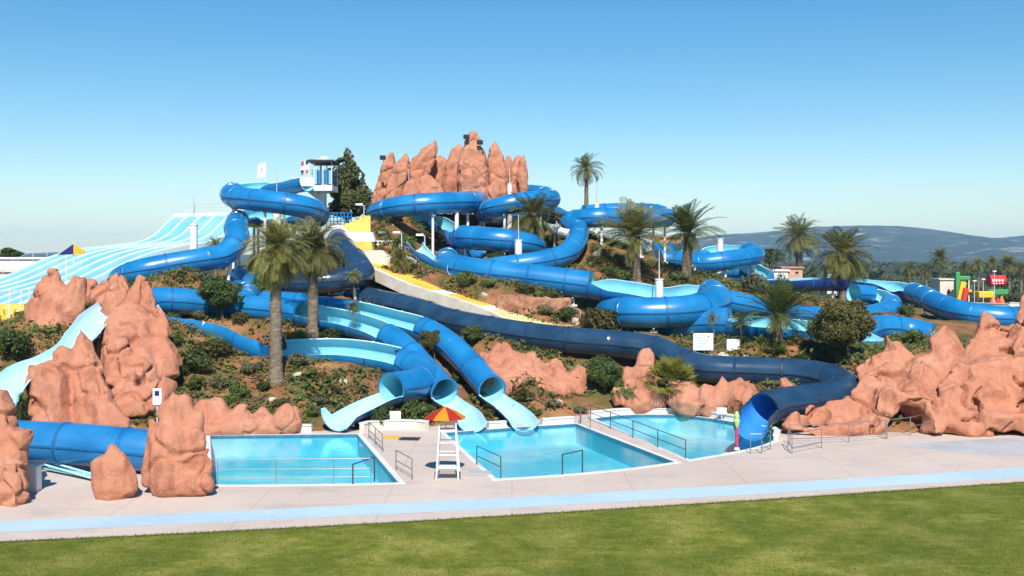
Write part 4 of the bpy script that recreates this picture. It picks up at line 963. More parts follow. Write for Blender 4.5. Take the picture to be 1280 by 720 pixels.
# ---------------------------------------------------------------- multi-lane slide
def lanes():
    d = Vector((-.5, -.866, 0)); cr = Vector((.866, -.5, 0)); F0 = Vector((-38.8, 118, 0)); NL, W = 7, 2.2
    zt = [(-4, 14.9), (0, 14.9), (1, 14.3), (2.3, 12.9), (4, 12.0), (5.5, 11.6), (9, 11.2), (12.5, 10.9), (15, 10.4), (17.5, 9.6), (21.6, 7.9), (26, 6.9), (31.8, 5), (44, 3.6)]
    root = thing('multi_lane_slide', 'wide seven-lane pale slide with white ridges falling to the left', 'water slide', F0)
    bm = bmesh.new(); ss = [i*.5 for i in range(0, 89)]; pr = []
    for k in range(NL):
        for (u, z, m) in ((0, .13, 1), (.03, .13, 1), (.05, .03, 0), (.3, -.03, 0), (.5, -.06, 0), (.7, -.03, 0), (.95, .03, 0), (.97, .13, 1)): pr.append(((k+u)*W, z, m))
    pr.append((NL*W, .30, 1)); pr.append((NL*W+.05, -.6, 1)); pr.insert(0, (-.05, -.6, 1))
    g = []
    def zs(s):
        return sum(tab(zt, s+e) for e in (-1, -.5, 0, .5, 1))/5
    for s in ss: g.append([bm.verts.new(F0+d*s+cr*c+Vector((0, 0, zs(s)+z))) for c, z, m in pr])
    for A, B in zip(g, g[1:]):
        for j in range(len(pr)-1):
            bm.faces.new((A[j], B[j], B[j+1], A[j+1])).material_index = 1 if pr[j][2] and pr[j+1][2] or pr[j][1] != pr[j+1][1] and max(pr[j][1], pr[j+1][1]) > .1 else 0
    bmesh.ops.recalc_face_normals(bm, faces=bm.faces[:])
    obj('slide_bed', bm, [M['pale2'], M['ridge']], root)
    bm = bmesh.new(); c = F0-d*1.6+cr*(NL*W/2); ang = math.atan2(cr.y, cr.x)
    box(bm, c+Vector((0, 0, 14.82)), (NL*W+1, 3.0, .5), ang); obj('platform', bm, M['white'], root, smooth=False)
    bm = bmesh.new()
    for k in range(0, 17):
        p = F0-d*2.9+cr*(k*NL*W/16)+Vector((0, 0, 15)); bar(bm, p, p+Vector((0, 0, 1.25)), .045, n=6)
    for z in (.45, .85, 1.25): bar(bm, F0-d*2.9+Vector((0, 0, 15+z)), F0-d*2.9+cr*NL*W+Vector((0, 0, 15+z)), .03, n=6)
    for k in range(5):
        p = F0-d*(2.9-k*.7)+Vector((0, 0, 15)); bar(bm, p, p+Vector((0, 0, 1.25)), .045, n=6)
    obj('railing', bm, M['galv'], root)
    bm = bmesh.new(); prev = None
    for k in range(0, 18):
        s = k*1.6+.3; p = F0+d*s-cr*.35+Vector((0, 0, zs(s))); bar(bm, p-Vector((0, 0, .6)), p+Vector((0, 0, 1.2)), .035, n=6); t = p+Vector((0, 0, 1.2))
        if prev: bar(bm, prev, t, .025, n=6)
        prev = t
    obj('side_railing', bm, M['galv'], root)
    for s in (0, 6, 12, 18, 24):
        for c in (1, NL*W/2, NL*W-1):
            p = F0+d*s+cr*c; z1 = zs(s)-.3; z0 = T(p.x, p.y)
            if z1-z0 < .5: continue
            bm = bmesh.new(); bar(bm, (p.x, p.y, z0-.3), (p.x, p.y, z1), .22, n=12); obj('support_post', bm, M['white'], root)
    c = F0-d*1.6+cr*7.0
    for q in (2, 8, 13.5):
        p = F0-d*1.6+cr*q; bm = bmesh.new(); bar(bm, (p.x, p.y, T(p.x, p.y)-.3), (p.x, p.y, 14.6), .3, n=12); obj('support_post', bm, M['white'], root)
M['ridge'] = mat('lane_ridge', (.58, .68, .72), (.66, .74, .76), rough=.4, scale=1)
M['pale2'] = mat('lane_blue', (.18, .47, .59), (.28, .57, .66), rough=.3, scale=.35)
lanes()
# ---------------------------------------------------------------- lookout tower
def tower():
    Y = 101; b = P(405, 300, Y); b.z = T(b.x, b.y)
    root = thing('lookout_tower', 'white concrete lookout tower with glazed blue cabin and flat roof', 'tower', b)
    def Q(x, y, dy=0): return P(x, y, Y+dy)
    bm = bmesh.new(); t = Q(403, 240); bar(bm, (t.x, Y, b.z-.5), (t.x, Y, t.z), .42, n=20); obj('column', bm, M['white'], root)
    bm = bmesh.new(); a, c = Q(396, 240), Q(419, 233); box(bm, ((a.x+c.x)/2, Y, (a.z+c.z)/2), (c.x-a.x, 3.4, c.z-a.z), 0, .04); obj('cabin_floor', bm, M['white'], root, smooth=False)
    bm = bmesh.new(); pts = [Q(365, 233), Q(369.5, 223), Q(396, 223), Q(396, 234)]
    A = [bm.verts.new((p.x, Y-1.4, p.z)) for p in pts]; B = [bm.verts.new((p.x, Y+1.6, p.z)) for p in pts]
    for i in range(4): bm.faces.new((A[i], A[(i+1) % 4], B[(i+1) % 4], B[i]))
    bm.faces.new(A[::-1]); bm.faces.new(B); bmesh.ops.recalc_face_normals(bm, faces=bm.faces[:]); obj('launch_platform', bm, M['white'], root, smooth=False)
    bm = bmesh.new(); pts = [Q(380, 236), Q(396, 236.5), Q(401, 249), Q(396, 249)]
    A = [bm.verts.new((p.x, Y-.35, p.z)) for p in pts]; B = [bm.verts.new((p.x, Y+.35, p.z)) for p in pts]
    for i in range(4): bm.faces.new((A[i], A[(i+1) % 4], B[(i+1) % 4], B[i]))
    bm.faces.new(A[::-1]); bm.faces.new(B); bmesh.ops.recalc_face_normals(bm, faces=bm.faces[:]); obj('bracket', bm, M['white'], root, smooth=False)
    a, c = Q(396.5, 232.5), Q(418, 204)
    for i in range(6):
        x = a.x+(c.x-a.x)*i/5; bm = bmesh.new()
        for y in ((Y-1.55, Y+1.55) if i in (0, 2, 5) else (Y-1.55,)): bar(bm, (x, y, a.z), (x, y, c.z if i in (0, 2, 5) else a.z+1.5), .05, n=8)
        obj('cabin_post', bm, M['white'] if i in (0, 5) else M['darksteel'], root)
    for i in range(5):
        x = a.x+(c.x-a.x)*(i+.5)/5; bm = bmesh.new(); box(bm, (x, Y-1.56, a.z+.75), ((c.x-a.x)/5-.12, .03, 1.35)); obj('side_panel', bm, M['tint'] if i % 2 else M['tint2'], root, smooth=False)
    for x in (a.x, c.x):
        bm = bmesh.new(); box(bm, (x, Y, a.z+.75), (.03, 2.9, 1.35)); obj('side_panel', bm, M['tint'], root, smooth=False)
    bm = bmesh.new(); bar(bm, (a.x, Y+1.55, a.z+1.4), (c.x, Y+1.55, a.z+1.4), .04); bar(bm, (a.x, Y+1.55, a.z+.7), (c.x, Y+1.55, a.z+.7), .04); obj('rear_rail', bm, M['darksteel'], root)
    bm = bmesh.new(); m = Q(405, 202); box(bm, (m.x, Y, m.z-.1), (2.45, 4.0, .26), 0, .04); obj('roof', bm, M['dark'], root, smooth=False)
    bm = bmesh.new(); bar(bm, (m.x, Y, m.z+.06), (m.x, Y, m.z+.2), 1.25, .9, 20); bar(bm, (m.x, Y, m.z+.2), (m.x, Y, m.z+.5), .45, .3, 16); obj('roof_cap', bm, M['white'], root)
    bm = bmesh.new(); p0 = Q(371, 222); p1 = Q(395, 222)
    for i in range(6):
        p = p0.lerp(p1, i/5); bar(bm, p, p+Vector((0, 0, .75)), .03, n=6)
    for z in (.4, .75): bar(bm, p0+Vector((0, 0, z)), p1+Vector((0, 0, z)), .025, n=6)
    obj('platform_rail', bm, M['galv'], root)
    bm = bmesh.new(); box(bm, (Q(412, 222).x, Y+.3, a.z+.95), (.5, .4, 1.7), .2, .12); obj('operator_post', bm, M['flagblue'], root)
M['tint'] = mat('blue_glazing', (.02, .16, .42), rough=.12, spec=.8); M['tint2'] = mat('pale_glazing', (.22, .50, .66), rough=.12, spec=.8)
tower()
def mast(name, label, cat, x, y0, y1, Y, r=.05, m='white', group=None):
    a = P(x, y0, Y); b = P(x, y1, Y); return thing(name, label, cat, a, 0, group), a, b
def flag(label, x, y0, y1, Y, fw, fh, mats, pattern):
    a, b = P(x, y0, Y), P(x, y1, Y); a.z = min(a.z, T(a.x, a.y)+6)
    r = thing('flag', label, 'flag', a); bm = bmesh.new(); bar(bm, a, b, .05, .03); obj('flagpole', bm, M['white'], r)
    bm = bmesh.new(); nX, nZ = 10, 6; W, H = fw*Y/F, fh*Y/F; g = []
    for j in range(nZ+1):
        g.append([bm.verts.new((b.x-W*i/nX, b.y+.22*math.sin(i*.9+j*.4)*i/nX, b.z-.05-H*j/nZ-.25*i/nX*W)) for i in range(nX+1)])
    for j in range(nZ):
        for i in range(nX): bm.faces.new((g[j][i], g[j][i+1], g[j+1][i+1], g[j+1][i])).material_index = pattern(i/nX, j/nZ)
    obj('flag_cloth', bm, mats, r)
flag('white flag with faint pink marks on a pole left of the tower', 332, 240, 202, 103, 10, 18, [M['white'], mat('flag_pink', (.75, .45, .45), rough=.8)], lambda u, v: 1 if .25 < u < .6 and .3 < v < .6 else 0)
flag('red and white flag with dark blue marks beside the tower cabin', 386, 222, 199, 103, 9.5, 17, [M['pinkred'], M['white'], M['flagblue']], lambda u, v: 1 if (abs(u-.5) < .12 or abs(v-.45) < .12) else (2 if (u < .35 and v < .35) or (u > .6 and v > .6) else 0))
r = thing('pennant', 'triangular navy and yellow pennant pair on a white mast behind the left outcrop', 'flag', P(83, 365, 76)); bm = bmesh.new()
bar(bm, P(83, 365, 76), P(83, 318, 76), .05, .04); bar(bm, P(92, 330, 76.1), P(92, 304, 76.1), .03, .03); obj('mast', bm, M['white'], r)
for nm, pts, m in (('navy_pennant', [(92, 305), (72, 319), (92, 318)], 'flagblue'), ('yellow_pennant', [(92, 305), (107, 314), (103, 318), (92, 318)], 'gold')):
    bm = bmesh.new(); A = [bm.verts.new(P(x, y, 76)+Vector((0, -.03, 0))) for x, y in pts]; B = [bm.verts.new(P(x, y, 76)+Vector((0, .03, 0))) for x, y in pts]
    bm.faces.new(A); bm.faces.new(B[::-1])
    for i in range(len(A)): bm.faces.new((A[i], B[i], B[(i+1) % len(A)], A[(i+1) % len(A)]))
    bmesh.ops.recalc_face_normals(bm, faces=bm.faces[:]); obj(nm, bm, M[m], r, smooth=False)
# white slide columns with masts
def column(label, x, y0, y1, hw, Y, mt=None):
    a, b = P(x, y0, Y), P(x, y1, Y); g = T(a.x, a.y); a.z = g-.2
    r = thing('slide_column', label, 'column', (a.x, a.y, g), 0, 'white columns between the slides'); w = hw*Y/F
    bm = bmesh.new(); bar(bm, a, b, w, n=18); obj('shaft', bm, M['white'], r)
    bm = bmesh.new(); bar(bm, b+Vector((0, 0, .002)), b+Vector((0, 0, .1)), w*1.12, n=18); obj('cap', bm, M['white'], r)
    if mt:
        bm = bmesh.new(); bar(bm, b+Vector((0, 0, .1)), P(x, mt, Y), .055, .03, 8); obj('mast', bm, M['galv'], r)
for a in [('thick white column with a thin mast before the multi-lane slide', 242, 330, 282, 5, 90, 245), ('white column capped with a mast in the middle of the tower spiral', 346, 300, 265, 5, 95, 209), ('white column beside the second loop, tallest in mid picture', 648, 345, 301, 4.6, 89.5, 268),
          ('white column with a mast in front of the long diagonal run', 824, 392, 350, 5, 81, 313), ('slim white column with a tall mast under the skyline palm', 746, 290, 256, 3, 104, 228), ('slim white column and mast at the right of the upper ridge loop', 792, 285, 259, 2.4, 105, 249), ('white column in the far loop slide', 900, 345, 299, 4, 115), ('white column above the dark flume near the wide palm', 1029, 372, 340, 4.5, 114.5),
          ('white column under the end of the top loop', 571, 300, 262, 2.6, 97), ('white block column at the top of the middle ridge', 637, 262, 231, 3.2, 104, 208), ('white block column beneath the rock spires on the left', 511, 262, 238, 4, 103, 212), ('white column behind the pale mid-right palm', 813, 330, 306, 5, 116, 290)]:
    column(*a)
# lamp posts
for (x, y0, y1, Y, lab) in [(455, 290, 257, 99, 'grey lamp post with a white head at the foot of the pine'), (484, 312, 292, 94, 'white-headed lamp post at the stairs, left of the pair'), (502, 314, 292, 93.5, 'white-headed lamp post at the stairs, right of the pair'), (531, 318, 295, 93, 'small square lamp post beside the white chute')]:
    a, b = P(x, y0, Y), P(x, y1, Y); a.z = min(a.z, T(a.x, a.y)); r = thing('street_lamp', lab, 'lamp post', a); bm = bmesh.new(); bar(bm, a, b, .07, .05); bar(bm, b, b+Vector((-.55, 0, .05)), .04); obj('post', bm, M['galv'], r)
    bm = bmesh.new(); box(bm, b+Vector((-.45, 0, .1)), (.7, .35, .2), 0, .04); obj('lamp_head', bm, M['white'], r, smooth=False)
# ---------------------------------------------------------------- stairs
M['paleyellow'] = mat('worn_yellow_step', (.66, .52, .22), (.76, .66, .40), rough=.8, scale=1.0)
def stairs():
    pts = [P(466, 322, 91.5), P(500, 337, 88), P(545, 357, 84.6), P(590, 371, 82), P(635, 386, 79.6), P(668, 400, 77.6), P(690, 409, 76)]
    pa = Path(pts); c0 = pa.at(pa.L); root = thing('stairway', 'long yellow stairway with white walls descending between the navy tube and the diagonal slide', 'stairs', c0)
    W = 4.6; n = int(pa.L/.38); spans = [(0, .50, 'yellow'), (.50, .56, 'white'), (.56, .74, 'yellow'), (.74, .79, 'white'), (.79, 1.0, 'paleyellow')]
    for (a, b, m) in spans:
        bm = bmesh.new(); i0, i1 = int(a*n), int(b*n)
        for i in range(i0, i1):
            s = (i+.5)/n*pa.L; c = pa.at(s); t = pa.tan(s, 1.2); ang = math.atan2(t.y, t.x)
            box(bm, (c.x, c.y, c.z-.35+(.003 if i % 2 else 0)), (pa.L/n*.98, W, .8), ang)
        obj('step_flight', bm, M[m], root, smooth=False)
    for sd in (-1, 1):
        bm = bmesh.new(); A = []; hh = .10 if sd < 0 else .5
        for i in range(41):
            s = pa.L*i/40; c = pa.at(s); t = pa.tan(s, 1.2); t.z = 0; t.normalize(); nr = Vector((-t.y, t.x, 0))*sd
            A.append([bm.verts.new(c+nr*w+Vector((0, 0, z))) for w, z in ((W/2+.02, -.9), (W/2+.02, hh), (W/2+.45, hh), (W/2+.45, -.9))])
        for a, b in zip(A, A[1:]):
            for k in range(4): bm.faces.new((a[k], a[(k+1) % 4], b[(k+1) % 4], b[k]))
        bm.faces.new(A[0]); bm.faces.new(A[-1]); bmesh.ops.recalc_face_normals(bm, faces=bm.faces[:]); obj('side_wall', bm, M['cream'], root, smooth=False)
    bm = bmesh.new(); prev = None
    for i in range(24):
        s = pa.L*i/23; c = pa.at(s); t = pa.tan(s, 1.2); nr = Vector((-t.y, t.x, 0)).normalized()*(W/2+.5); p = c+nr+Vector((0, 0, .4)); q = p+Vector((0, 0, .8))
        bar(bm, p, q, .03, n=6)
        if prev: bar(bm, prev, q, .025, n=6)
        prev = q
    obj('handrail', bm, M['galv'], root)
    # parapet and upper flights
    r2 = thing('stepped_parapet', 'yellow stepped parapet wall at the head of the stairs under the pine', 'wall', P(440, 330, 96))
    def poly(pp, Y, th, m, nm):
        bm = bmesh.new(); A = [bm.verts.new(P(x, y, Y)) for x, y in pp]; B = [bm.verts.new(P(x, y, Y)+Vector((0, th, 0))) for x, y in pp]; k = len(pp)
        for i in range(k): bm.faces.new((A[i], B[i], B[(i+1) % k], A[(i+1) % k]))
        bm.faces.new(A); bm.faces.new(B[::-1]); bmesh.ops.recalc_face_normals(bm, faces=bm.faces[:]); obj(nm, bm, M[m], r2, smooth=False)
    poly([(414, 290), (416, 282), (431, 281), (431, 279), (437, 279), (437, 277), (443, 277), (443, 274.5), (449, 274.5), (449, 272), (455, 272), (455, 269.5), (463, 269.5), (463, 290)], 93.4, .4, 'yellow', 'yellow_wall')
    poly([(428, 302), (424, 290.2), (465, 290.2), (469, 302)], 92.4, 1.4, 'white', 'white_band')
    poly([(438, 312.5), (436, 302.2), (464, 302.2), (466, 312.5)], 90.8, 1.4, 'yellow', 'yellow_band')
    poly([(444, 330), (440, 312.7), (476, 312.7), (488, 322), (486, 336), (462, 334)], 88.8, 1.6, 'cream', 'cream_wall')
    r3 = thing('railing', 'white railing around the landing at the head of the stairs', 'railing', P(480, 316, 93)); bm = bmesh.new()
    for i in range(6):
        p = P(468+i*4.6, 314.5, 93); bar(bm, p, p+Vector((0, 0, .95)), .05, n=8)
    obj('rail_posts', bm, M['white'], r3); bm = bmesh.new()
    for z in (.35, .65, .95): bar(bm, P(468, 314.5, 93)+Vector((0, 0, z)), P(491, 314.5, 93)+Vector((0, 0, z)), .04, n=8)
    obj('rails', bm, M['white'], r3)
    ap, pb = SL[3]['path'], SL[3]['R']
    r4 = thing('tunnel_arch', 'white arch ring where the navy tube starts', 'arch', ap.at(0)); c = ap.at(.1); t = ap.tan(.1); sd = t.cross(UP).normalized(); u = sd.cross(t); bm = bmesh.new(); prev = None
    for i in range(33):
        th = 2*PI*i/32; dr = sd*math.sin(th)+u*math.cos(th); ring = [bm.verts.new(c+dr*rr+t*w) for rr, w in ((pb+.03, -.25), (pb+.25, -.25), (pb+.25, .25), (pb+.03, .25))]
        if prev:
            for k in range(4): bm.faces.new((prev[k], prev[(k+1) % 4], ring[(k+1) % 4], ring[k]))
        prev = ring
    bmesh.ops.recalc_face_normals(bm, faces=bm.faces[:]); obj('ring', bm, M['white'], r4)
    r5 = thing('railing', 'blue guard rail on the hilltop left of the yellow parapet', 'railing', P(420, 284, 99)); bm = bmesh.new()
    for i in range(9):
        p = P(404+i*4.4, 283, 99); bar(bm, p, p+Vector((0, 0, 1.3)), .06, n=6); 
    for z in (.5, .9, 1.3): bar(bm, P(404, 283, 99)+Vector((0, 0, z)), P(440, 283, 99)+Vector((0, 0, z)), .05, n=6)
    obj('rails', bm, M['blue_old'], r5)
    r6 = thing('yellow_steps', 'small yellow stepped platform at the left edge below the multi-lane slide', 'steps', P(16, 408, 72))
    for k in range(4):
        bm = bmesh.new(); a = P(-6+k*3, 404-k*7, 71+k*1.0); b = P(31+k*1.2, 404-k*7, 71+k*1.0); box(bm, ((a.x+b.x)/2, a.y, a.z-.3), (b.x-a.x, 1.05, .95)); obj('step', bm, M['yellow'], r6, smooth=False)
    bm = bmesh.new()
    for x in (-4, 10, 24, 34): bar(bm, P(x, 404, 70.4), P(x+3, 362, 72), .05, n=6)
    bar(bm, P(-2, 365, 72), P(37, 362, 72), .05, n=6); obj('handrail', bm, M['galv'], r6)
stairs()
# ---------------------------------------------------------------- signs
def sign(label, x, y0, y1, hw, base, Y=None, text=0, mark=None, posts=1):
    g = P(x, base, Y) if Y else G(x, base); Yq = g.y
    if Y: g.z = max(T(g.x, g.y), 0 if Y < 60 else -9)
    a, b = P(x-hw, y1, Yq-.08), P(x+hw, y0, Yq-.08)
    r = thing('sign_board', label, 'sign', g); bm = bmesh.new(); box(bm, ((a.x+b.x)/2, Yq-.08, (a.z+b.z)/2), (b.x-a.x, .06, b.z-a.z), 0, .015); bo_ = obj('board', bm, M['white'], r, smooth=False)
    bm = bmesh.new()
    for xx in ([g.x] if posts == 1 else [a.x+.15, b.x-.15]): bar(bm, (xx, Yq, g.z-.3), (xx, Yq, b.z-.05), .045, n=8)
    obj('post', bm, M['galv'], r)
    if text:
        bm = bmesh.new(); rr = random.Random(text); H = b.z-a.z; W = b.x-a.x
        for i in range(text):
            z = b.z-H*(.14+.72*i/max(1, text-1)); w = W*rr.uniform(.35, .74); box(bm, (a.x+W*.12+w/2, Yq-.115, z), (w, .006, H*.028))
        obj('printed_lines', bm, mat('sign_print', (.38, .42, .50), rough=.8), bo_, smooth=False)
    if mark:
        bm = bmesh.new(); box(bm, (a.x+(b.x-a.x)*mark[0], Yq-.115, b.z-(b.z-a.z)*mark[1]), ((b.x-a.x)*mark[2], .006, (b.z-a.z)*mark[3])); obj('printed_mark', bm, M['flagblue'], bo_, smooth=False)
sign('big white notice board above the navy tube', 879, 416.5, 438, 12.6, 441, 71.2, 9, (.76, .2, .06, .08), 2)
sign('smaller white notice board right of the big one', 916.5, 424, 440.5, 8.2, 446, 71.2, 6, None, 2)
sign('blank white sign on a post beneath the left exit flume', 494, 514, 525, 7, 536, 59.8)
sign('little white sign low at the back edge of the right pool', 902, 509.5, 518, 6.2, 524, 63)
sign('white instruction sign with blue print beside the three-horned rock', 196.5, 485.5, 506, 5.6, 514, 56, 7, (.5, .3, .5, .3))
sign('small white sign strip on the far ledge behind the long upper tube', 222, 352, 357, 15, 362, 82.5, 0, None, 2)
# ---------------------------------------------------------------- pool side furniture
def lifeguard():
    b = D(560, 597); root = thing('lifeguard_chair', 'tall white lifeguard chair standing between the left and middle pools', 'lifeguard chair', b); H = 2.15
    bl, br_ = .62, .48
    legs = []
    for sx in (-1, 1):
        for sy in (-1, 1):
            f = b+Vector((sx*.50, sy*.50, 0)); t = b+Vector((sx*.38, sy*.34, H)); legs.append((f, t)); bm = bmesh.new(); bar(bm, f, t, .045, .04, 10); obj('leg', bm, M['white'], root)
    for sy in (-1, 1):
        for z in (.45, 1.1, 1.65):
            k = z/H; bm = bmesh.new(); bar(bm, b+Vector((-.50+.12*k, sy*(.50-.16*k), z)), b+Vector((.50-.12*k, sy*(.50-.16*k), z)), .028, n=8); obj('rung', bm, M['white'], root)
    for sx in (-1, 1):
        bm = bmesh.new(); bar(bm, b+Vector((sx*.47, -.47, .3)), b+Vector((sx*.40, .38, 1.8)), .03, n=8); obj('brace', bm, M['white'], root)
        bm = bmesh.new(); bar(bm, b+Vector((sx*.38, -.34, H)), b+Vector((sx*.38, -.34, H+.35)), .035, n=8); bar(bm, b+Vector((sx*.38, -.34, H+.35)), b+Vector((sx*.38, .34, H+.35)), .035, n=8); obj('armrest', bm, M['white'], root)
    bm = bmesh.new(); box(bm, b+Vector((0, 0, H+.03)), (.85, .8, .06), 0, .015); obj('seat', bm, M['white'], root, smooth=False)
    bm = bmesh.new(); box(bm, b+Vector((0, .4, H+.42)), (.8, .05, .5), 0, .015); obj('backrest', bm, M['white'], root, smooth=False)
    bm = bmesh.new(); box(bm, b+Vector((0, -.15, .52)), (.85, .8, .04), 0, .01); obj('step_board', bm, M['white'], root, smooth=False)
    for sx in (-1, 1):
        bm = bmesh.new(); bar(bm, b+Vector((sx*.52-.06, -.3, .17)), b+Vector((sx*.52+.06, -.3, .17)), .17, n=16); obj('wheel', bm, M['dark'], root)
    u = thing('parasol', 'faded red and yellow parasol above the lifeguard chair', 'parasol', b+Vector((-.12, .3, H+.07)))
    top = P(556.5, 508, b.y+.3); bm = bmesh.new(); bar(bm, b+Vector((-.12, .3, H+.07)), top-Vector((0, 0, .05)), .03, n=8); obj('pole', bm, M['white'], u)
    bm = bmesh.new(); n = 8; R = 27*b.y/F; dz = .52
    rim = []; mid = []
    for i in range(n*4):
        q = 2*PI*i/(n*4)+.25; sg = 1-.05*math.cos(i/4*2*PI)*-1 if False else (1-.05*abs(math.sin(i/4*PI)))
        rim.append(bm.verts.new(top+Vector((math.cos(q)*R*sg, math.sin(q)*R*sg, -dz)))); mid.append(bm.verts.new(top+Vector((math.cos(q)*R*.5*sg, math.sin(q)*R*.5*sg, -dz*.40))))
    c = bm.verts.new(top)
    for i in range(n*4):
        j = (i+1) % (n*4); m = (i//4) % 2; bm.faces.new((c, mid[i], mid[j])).material_index = m; bm.faces.new((mid[i], rim[i], rim[j], mid[j])).material_index = m
    bmesh.ops.solidify(bm, geom=bm.faces[:], thickness=.02); cn_ = obj('canopy', bm, [M['red'], M['gold']], u, smooth=False)
    bm = bmesh.new(); bar(bm, top, top+Vector((0, 0, .12)), .04, .02); obj('finial', bm, M['white'], cn_)
    for i in range(n):
        q = 2*PI*i/n+.25; bm = bmesh.new(); bar(bm, top-Vector((0, 0, .35)), top+Vector((math.cos(q)*R*.9, math.sin(q)*R*.9, -dz+.04)), .012, n=5); obj('rib', bm, M['galv'], cn_)
lifeguard()
def rail(label, pts, h=.95, rails=(1.0, .5), step=2.0, m='steel', r=.022, posts=None, slope=None, name='handrail'):
    w = [D(*p) for p in pts]; root = thing(name, label, 'handrail', w[0]); pos = []
    for a, b in zip(w, w[1:]):
        n = max(1, round((b-a).length/step)); pos += [a.lerp(b, i/n) for i in range(n)]
    pos.append(w[-1])
    if posts: pos = [w[0].lerp(w[-1], t) for t in posts]
    for p in pos:
        bm = bmesh.new(); bar(bm, (p.x, p.y, -.2), (p.x, p.y, h), r*1.15, n=8); obj('post', bm, M[m], root)
    for f in rails:
        bm = bmesh.new(); z = Vector((0, 0, h*f))
        for a, b in zip(pos, pos[1:]): bar(bm, a+z, b+z, r, n=8)
        obj('rail', bm, M[m], root)
rail('dark handrail along the far side of the narrow bridge', [(738, 525.5), (857, 574)], .95, (1.0, .5), 2.9, 'darksteel')
rail('handrail along the near side of the narrow bridge', [(725, 531), (738, 536)], .9, (1.0,), 2.5, 'steel')
rail('thin wire fence along the front edge of the left pool', [(272, 607), (345, 606.5), (417, 606), (463, 605.5)], 1.15, (1.0, .62, .3), 8, 'steel', .013)
rail('sloping grab rail into the left pool corner', [(441, 606), (468, 596)], .9, (1.0,), 8, 'darksteel', .03)
rail('sloping grab rail into the front right of the middle pool', [(703, 594), (728, 588)], .95, (1.0,), 1.2, 'darksteel', .03)
rail('handrail down the left edge of the paved island', [(461, 548), (478, 565)], .9, (1.0, .5), 2.2, 'steel')
rail('handrail with two slanting rails on the front of the island', [(495, 588), (515, 600)], .95, (1.0, .5), 3, 'steel')
rail('handrail on the middle pool edge right of the lifeguard chair', [(596, 582), (626, 597)], .95, (1.0, .5), 3, 'darksteel')
rail('short handrail at the back end of the narrow bridge', [(726, 528.5), (738, 524)], .9, (1.0,), 3, 'darksteel')
rail('queue rail nearest the navy tube splash end', [(938, 567), (952, 567), (963, 562)], 1.0, (1.0, .25), 3, 'steel')
rail('queue rail in the middle group before the cracked ledges', [(985, 559), (990, 567), (1027, 560)], 1.0, (1.0, .3), 2.5, 'steel')
rail('long queue rail running in front of the cracked ledges', [(987, 556), (1061, 553), (1109, 549)], 1.05, (1.0, .3), 3.4, 'steel')
rail('queue rail at the cave mouth', [(1107, 549), (1138, 545), (1160, 540)], 1.05, (1.0, .5), 2.2, 'steel')
b = D(921, 562); r = thing('marker_post', 'slim pole wrapped red below and lime green on top beside the navy tube mouth', 'post', b); bm = bmesh.new(); bar(bm, b, b+Vector((0, 0, 1.15)), .085, n=12); obj('red_sleeve', bm, M['pinkred'], r)
bm = bmesh.new(); z = [(1.152, .07), (1.3, .12), (1.5, .17), (1.62, .11), (1.75, .14), (1.92, .09), (2.0, .05)]
for (z0, r0), (z1, r1) in zip(z, z[1:]): bar(bm, b+Vector((0, 0, z0)), b+Vector((0, 0, z1)), r0, r1, 12, cap=False)
obj('lime_sleeve', bm, M['lime'], r); bm = bmesh.new(); bar(bm, b, b+Vector((0, 0, .12)), .16, .12, 14); bmesh.ops.translate(bm, verts=bm.verts, vec=(0, 0, 0)); obj('foot', bm, M['white'], r)
for (x, y, w, h, lab) in [(455+62/1, 556-7, 0, 0, '')][:0]: pass
def matt(label, x, y, w, d, m='dark'):
    c = D(x, y); r = thing('floor_mat', label, 'mat', c); bm = bmesh.new(); box(bm, c+Vector((0, 0, .03)), (w, d, .04), -.1, .012); obj('pad', bm, M[m], r, smooth=False); bm = bmesh.new(); bmesh.ops.delete(bm, geom=[]); bm.free()
matt('dark mat lying behind on the paved island', 512, 549, 1.1, .8); matt('tan folded mat beside the dark one on the island', 489, 547, .9, .7, 'gold')
matt('grey mat at the front right corner of the island', 599, 592, 1.1, .9, 'patch')
# white spotted sculpture and its base
c = P(864, 362, 103); c.z = T(c.x, c.y); r = thing('spotted_sculpture', 'white animal-like sculpture with black spots on a pale teal base', 'sculpture', c); bm = bmesh.new()
capsule(bm, P(862, 356, 103), P(878, 354, 103), .55, .62); capsule(bm, P(866, 350, 103), P(865, 336, 103), .42, .38); capsule(bm, P(860, 352, 103), P(858, 358, 102.6), .3, .25); capsule(bm, P(862, 337, 102.8), P(860, 340, 102.4), .2, .16)
b2 = rough_up(remesh(bm, .09), .03, 1, 0, 3, 4)
m, nt, bs_, out = new_mat('spotted_paint'); v = nt.nodes.new('ShaderNodeTexVoronoi'); v.inputs['Scale'].default_value = 1.5; nt.links.new(pos_node(nt), v.inputs['Vector']); nt.links.new(ramp_node(nt, v.outputs['Distance'], [(.27, (.02, .02, .02)), (.31, (.78, .78, .76))]), bs_.inputs['Base Color'])
obj('figure', b2, m, r, sharp=None)
bm = bmesh.new(); capsule(bm, P(868, 364, 103.2), P(884, 352, 103.6), .9, .75, .9); obj('base', rough_up(remesh(bm, .12), .06, .8, 0, 5, 3), M['inner'], r, sharp=None)
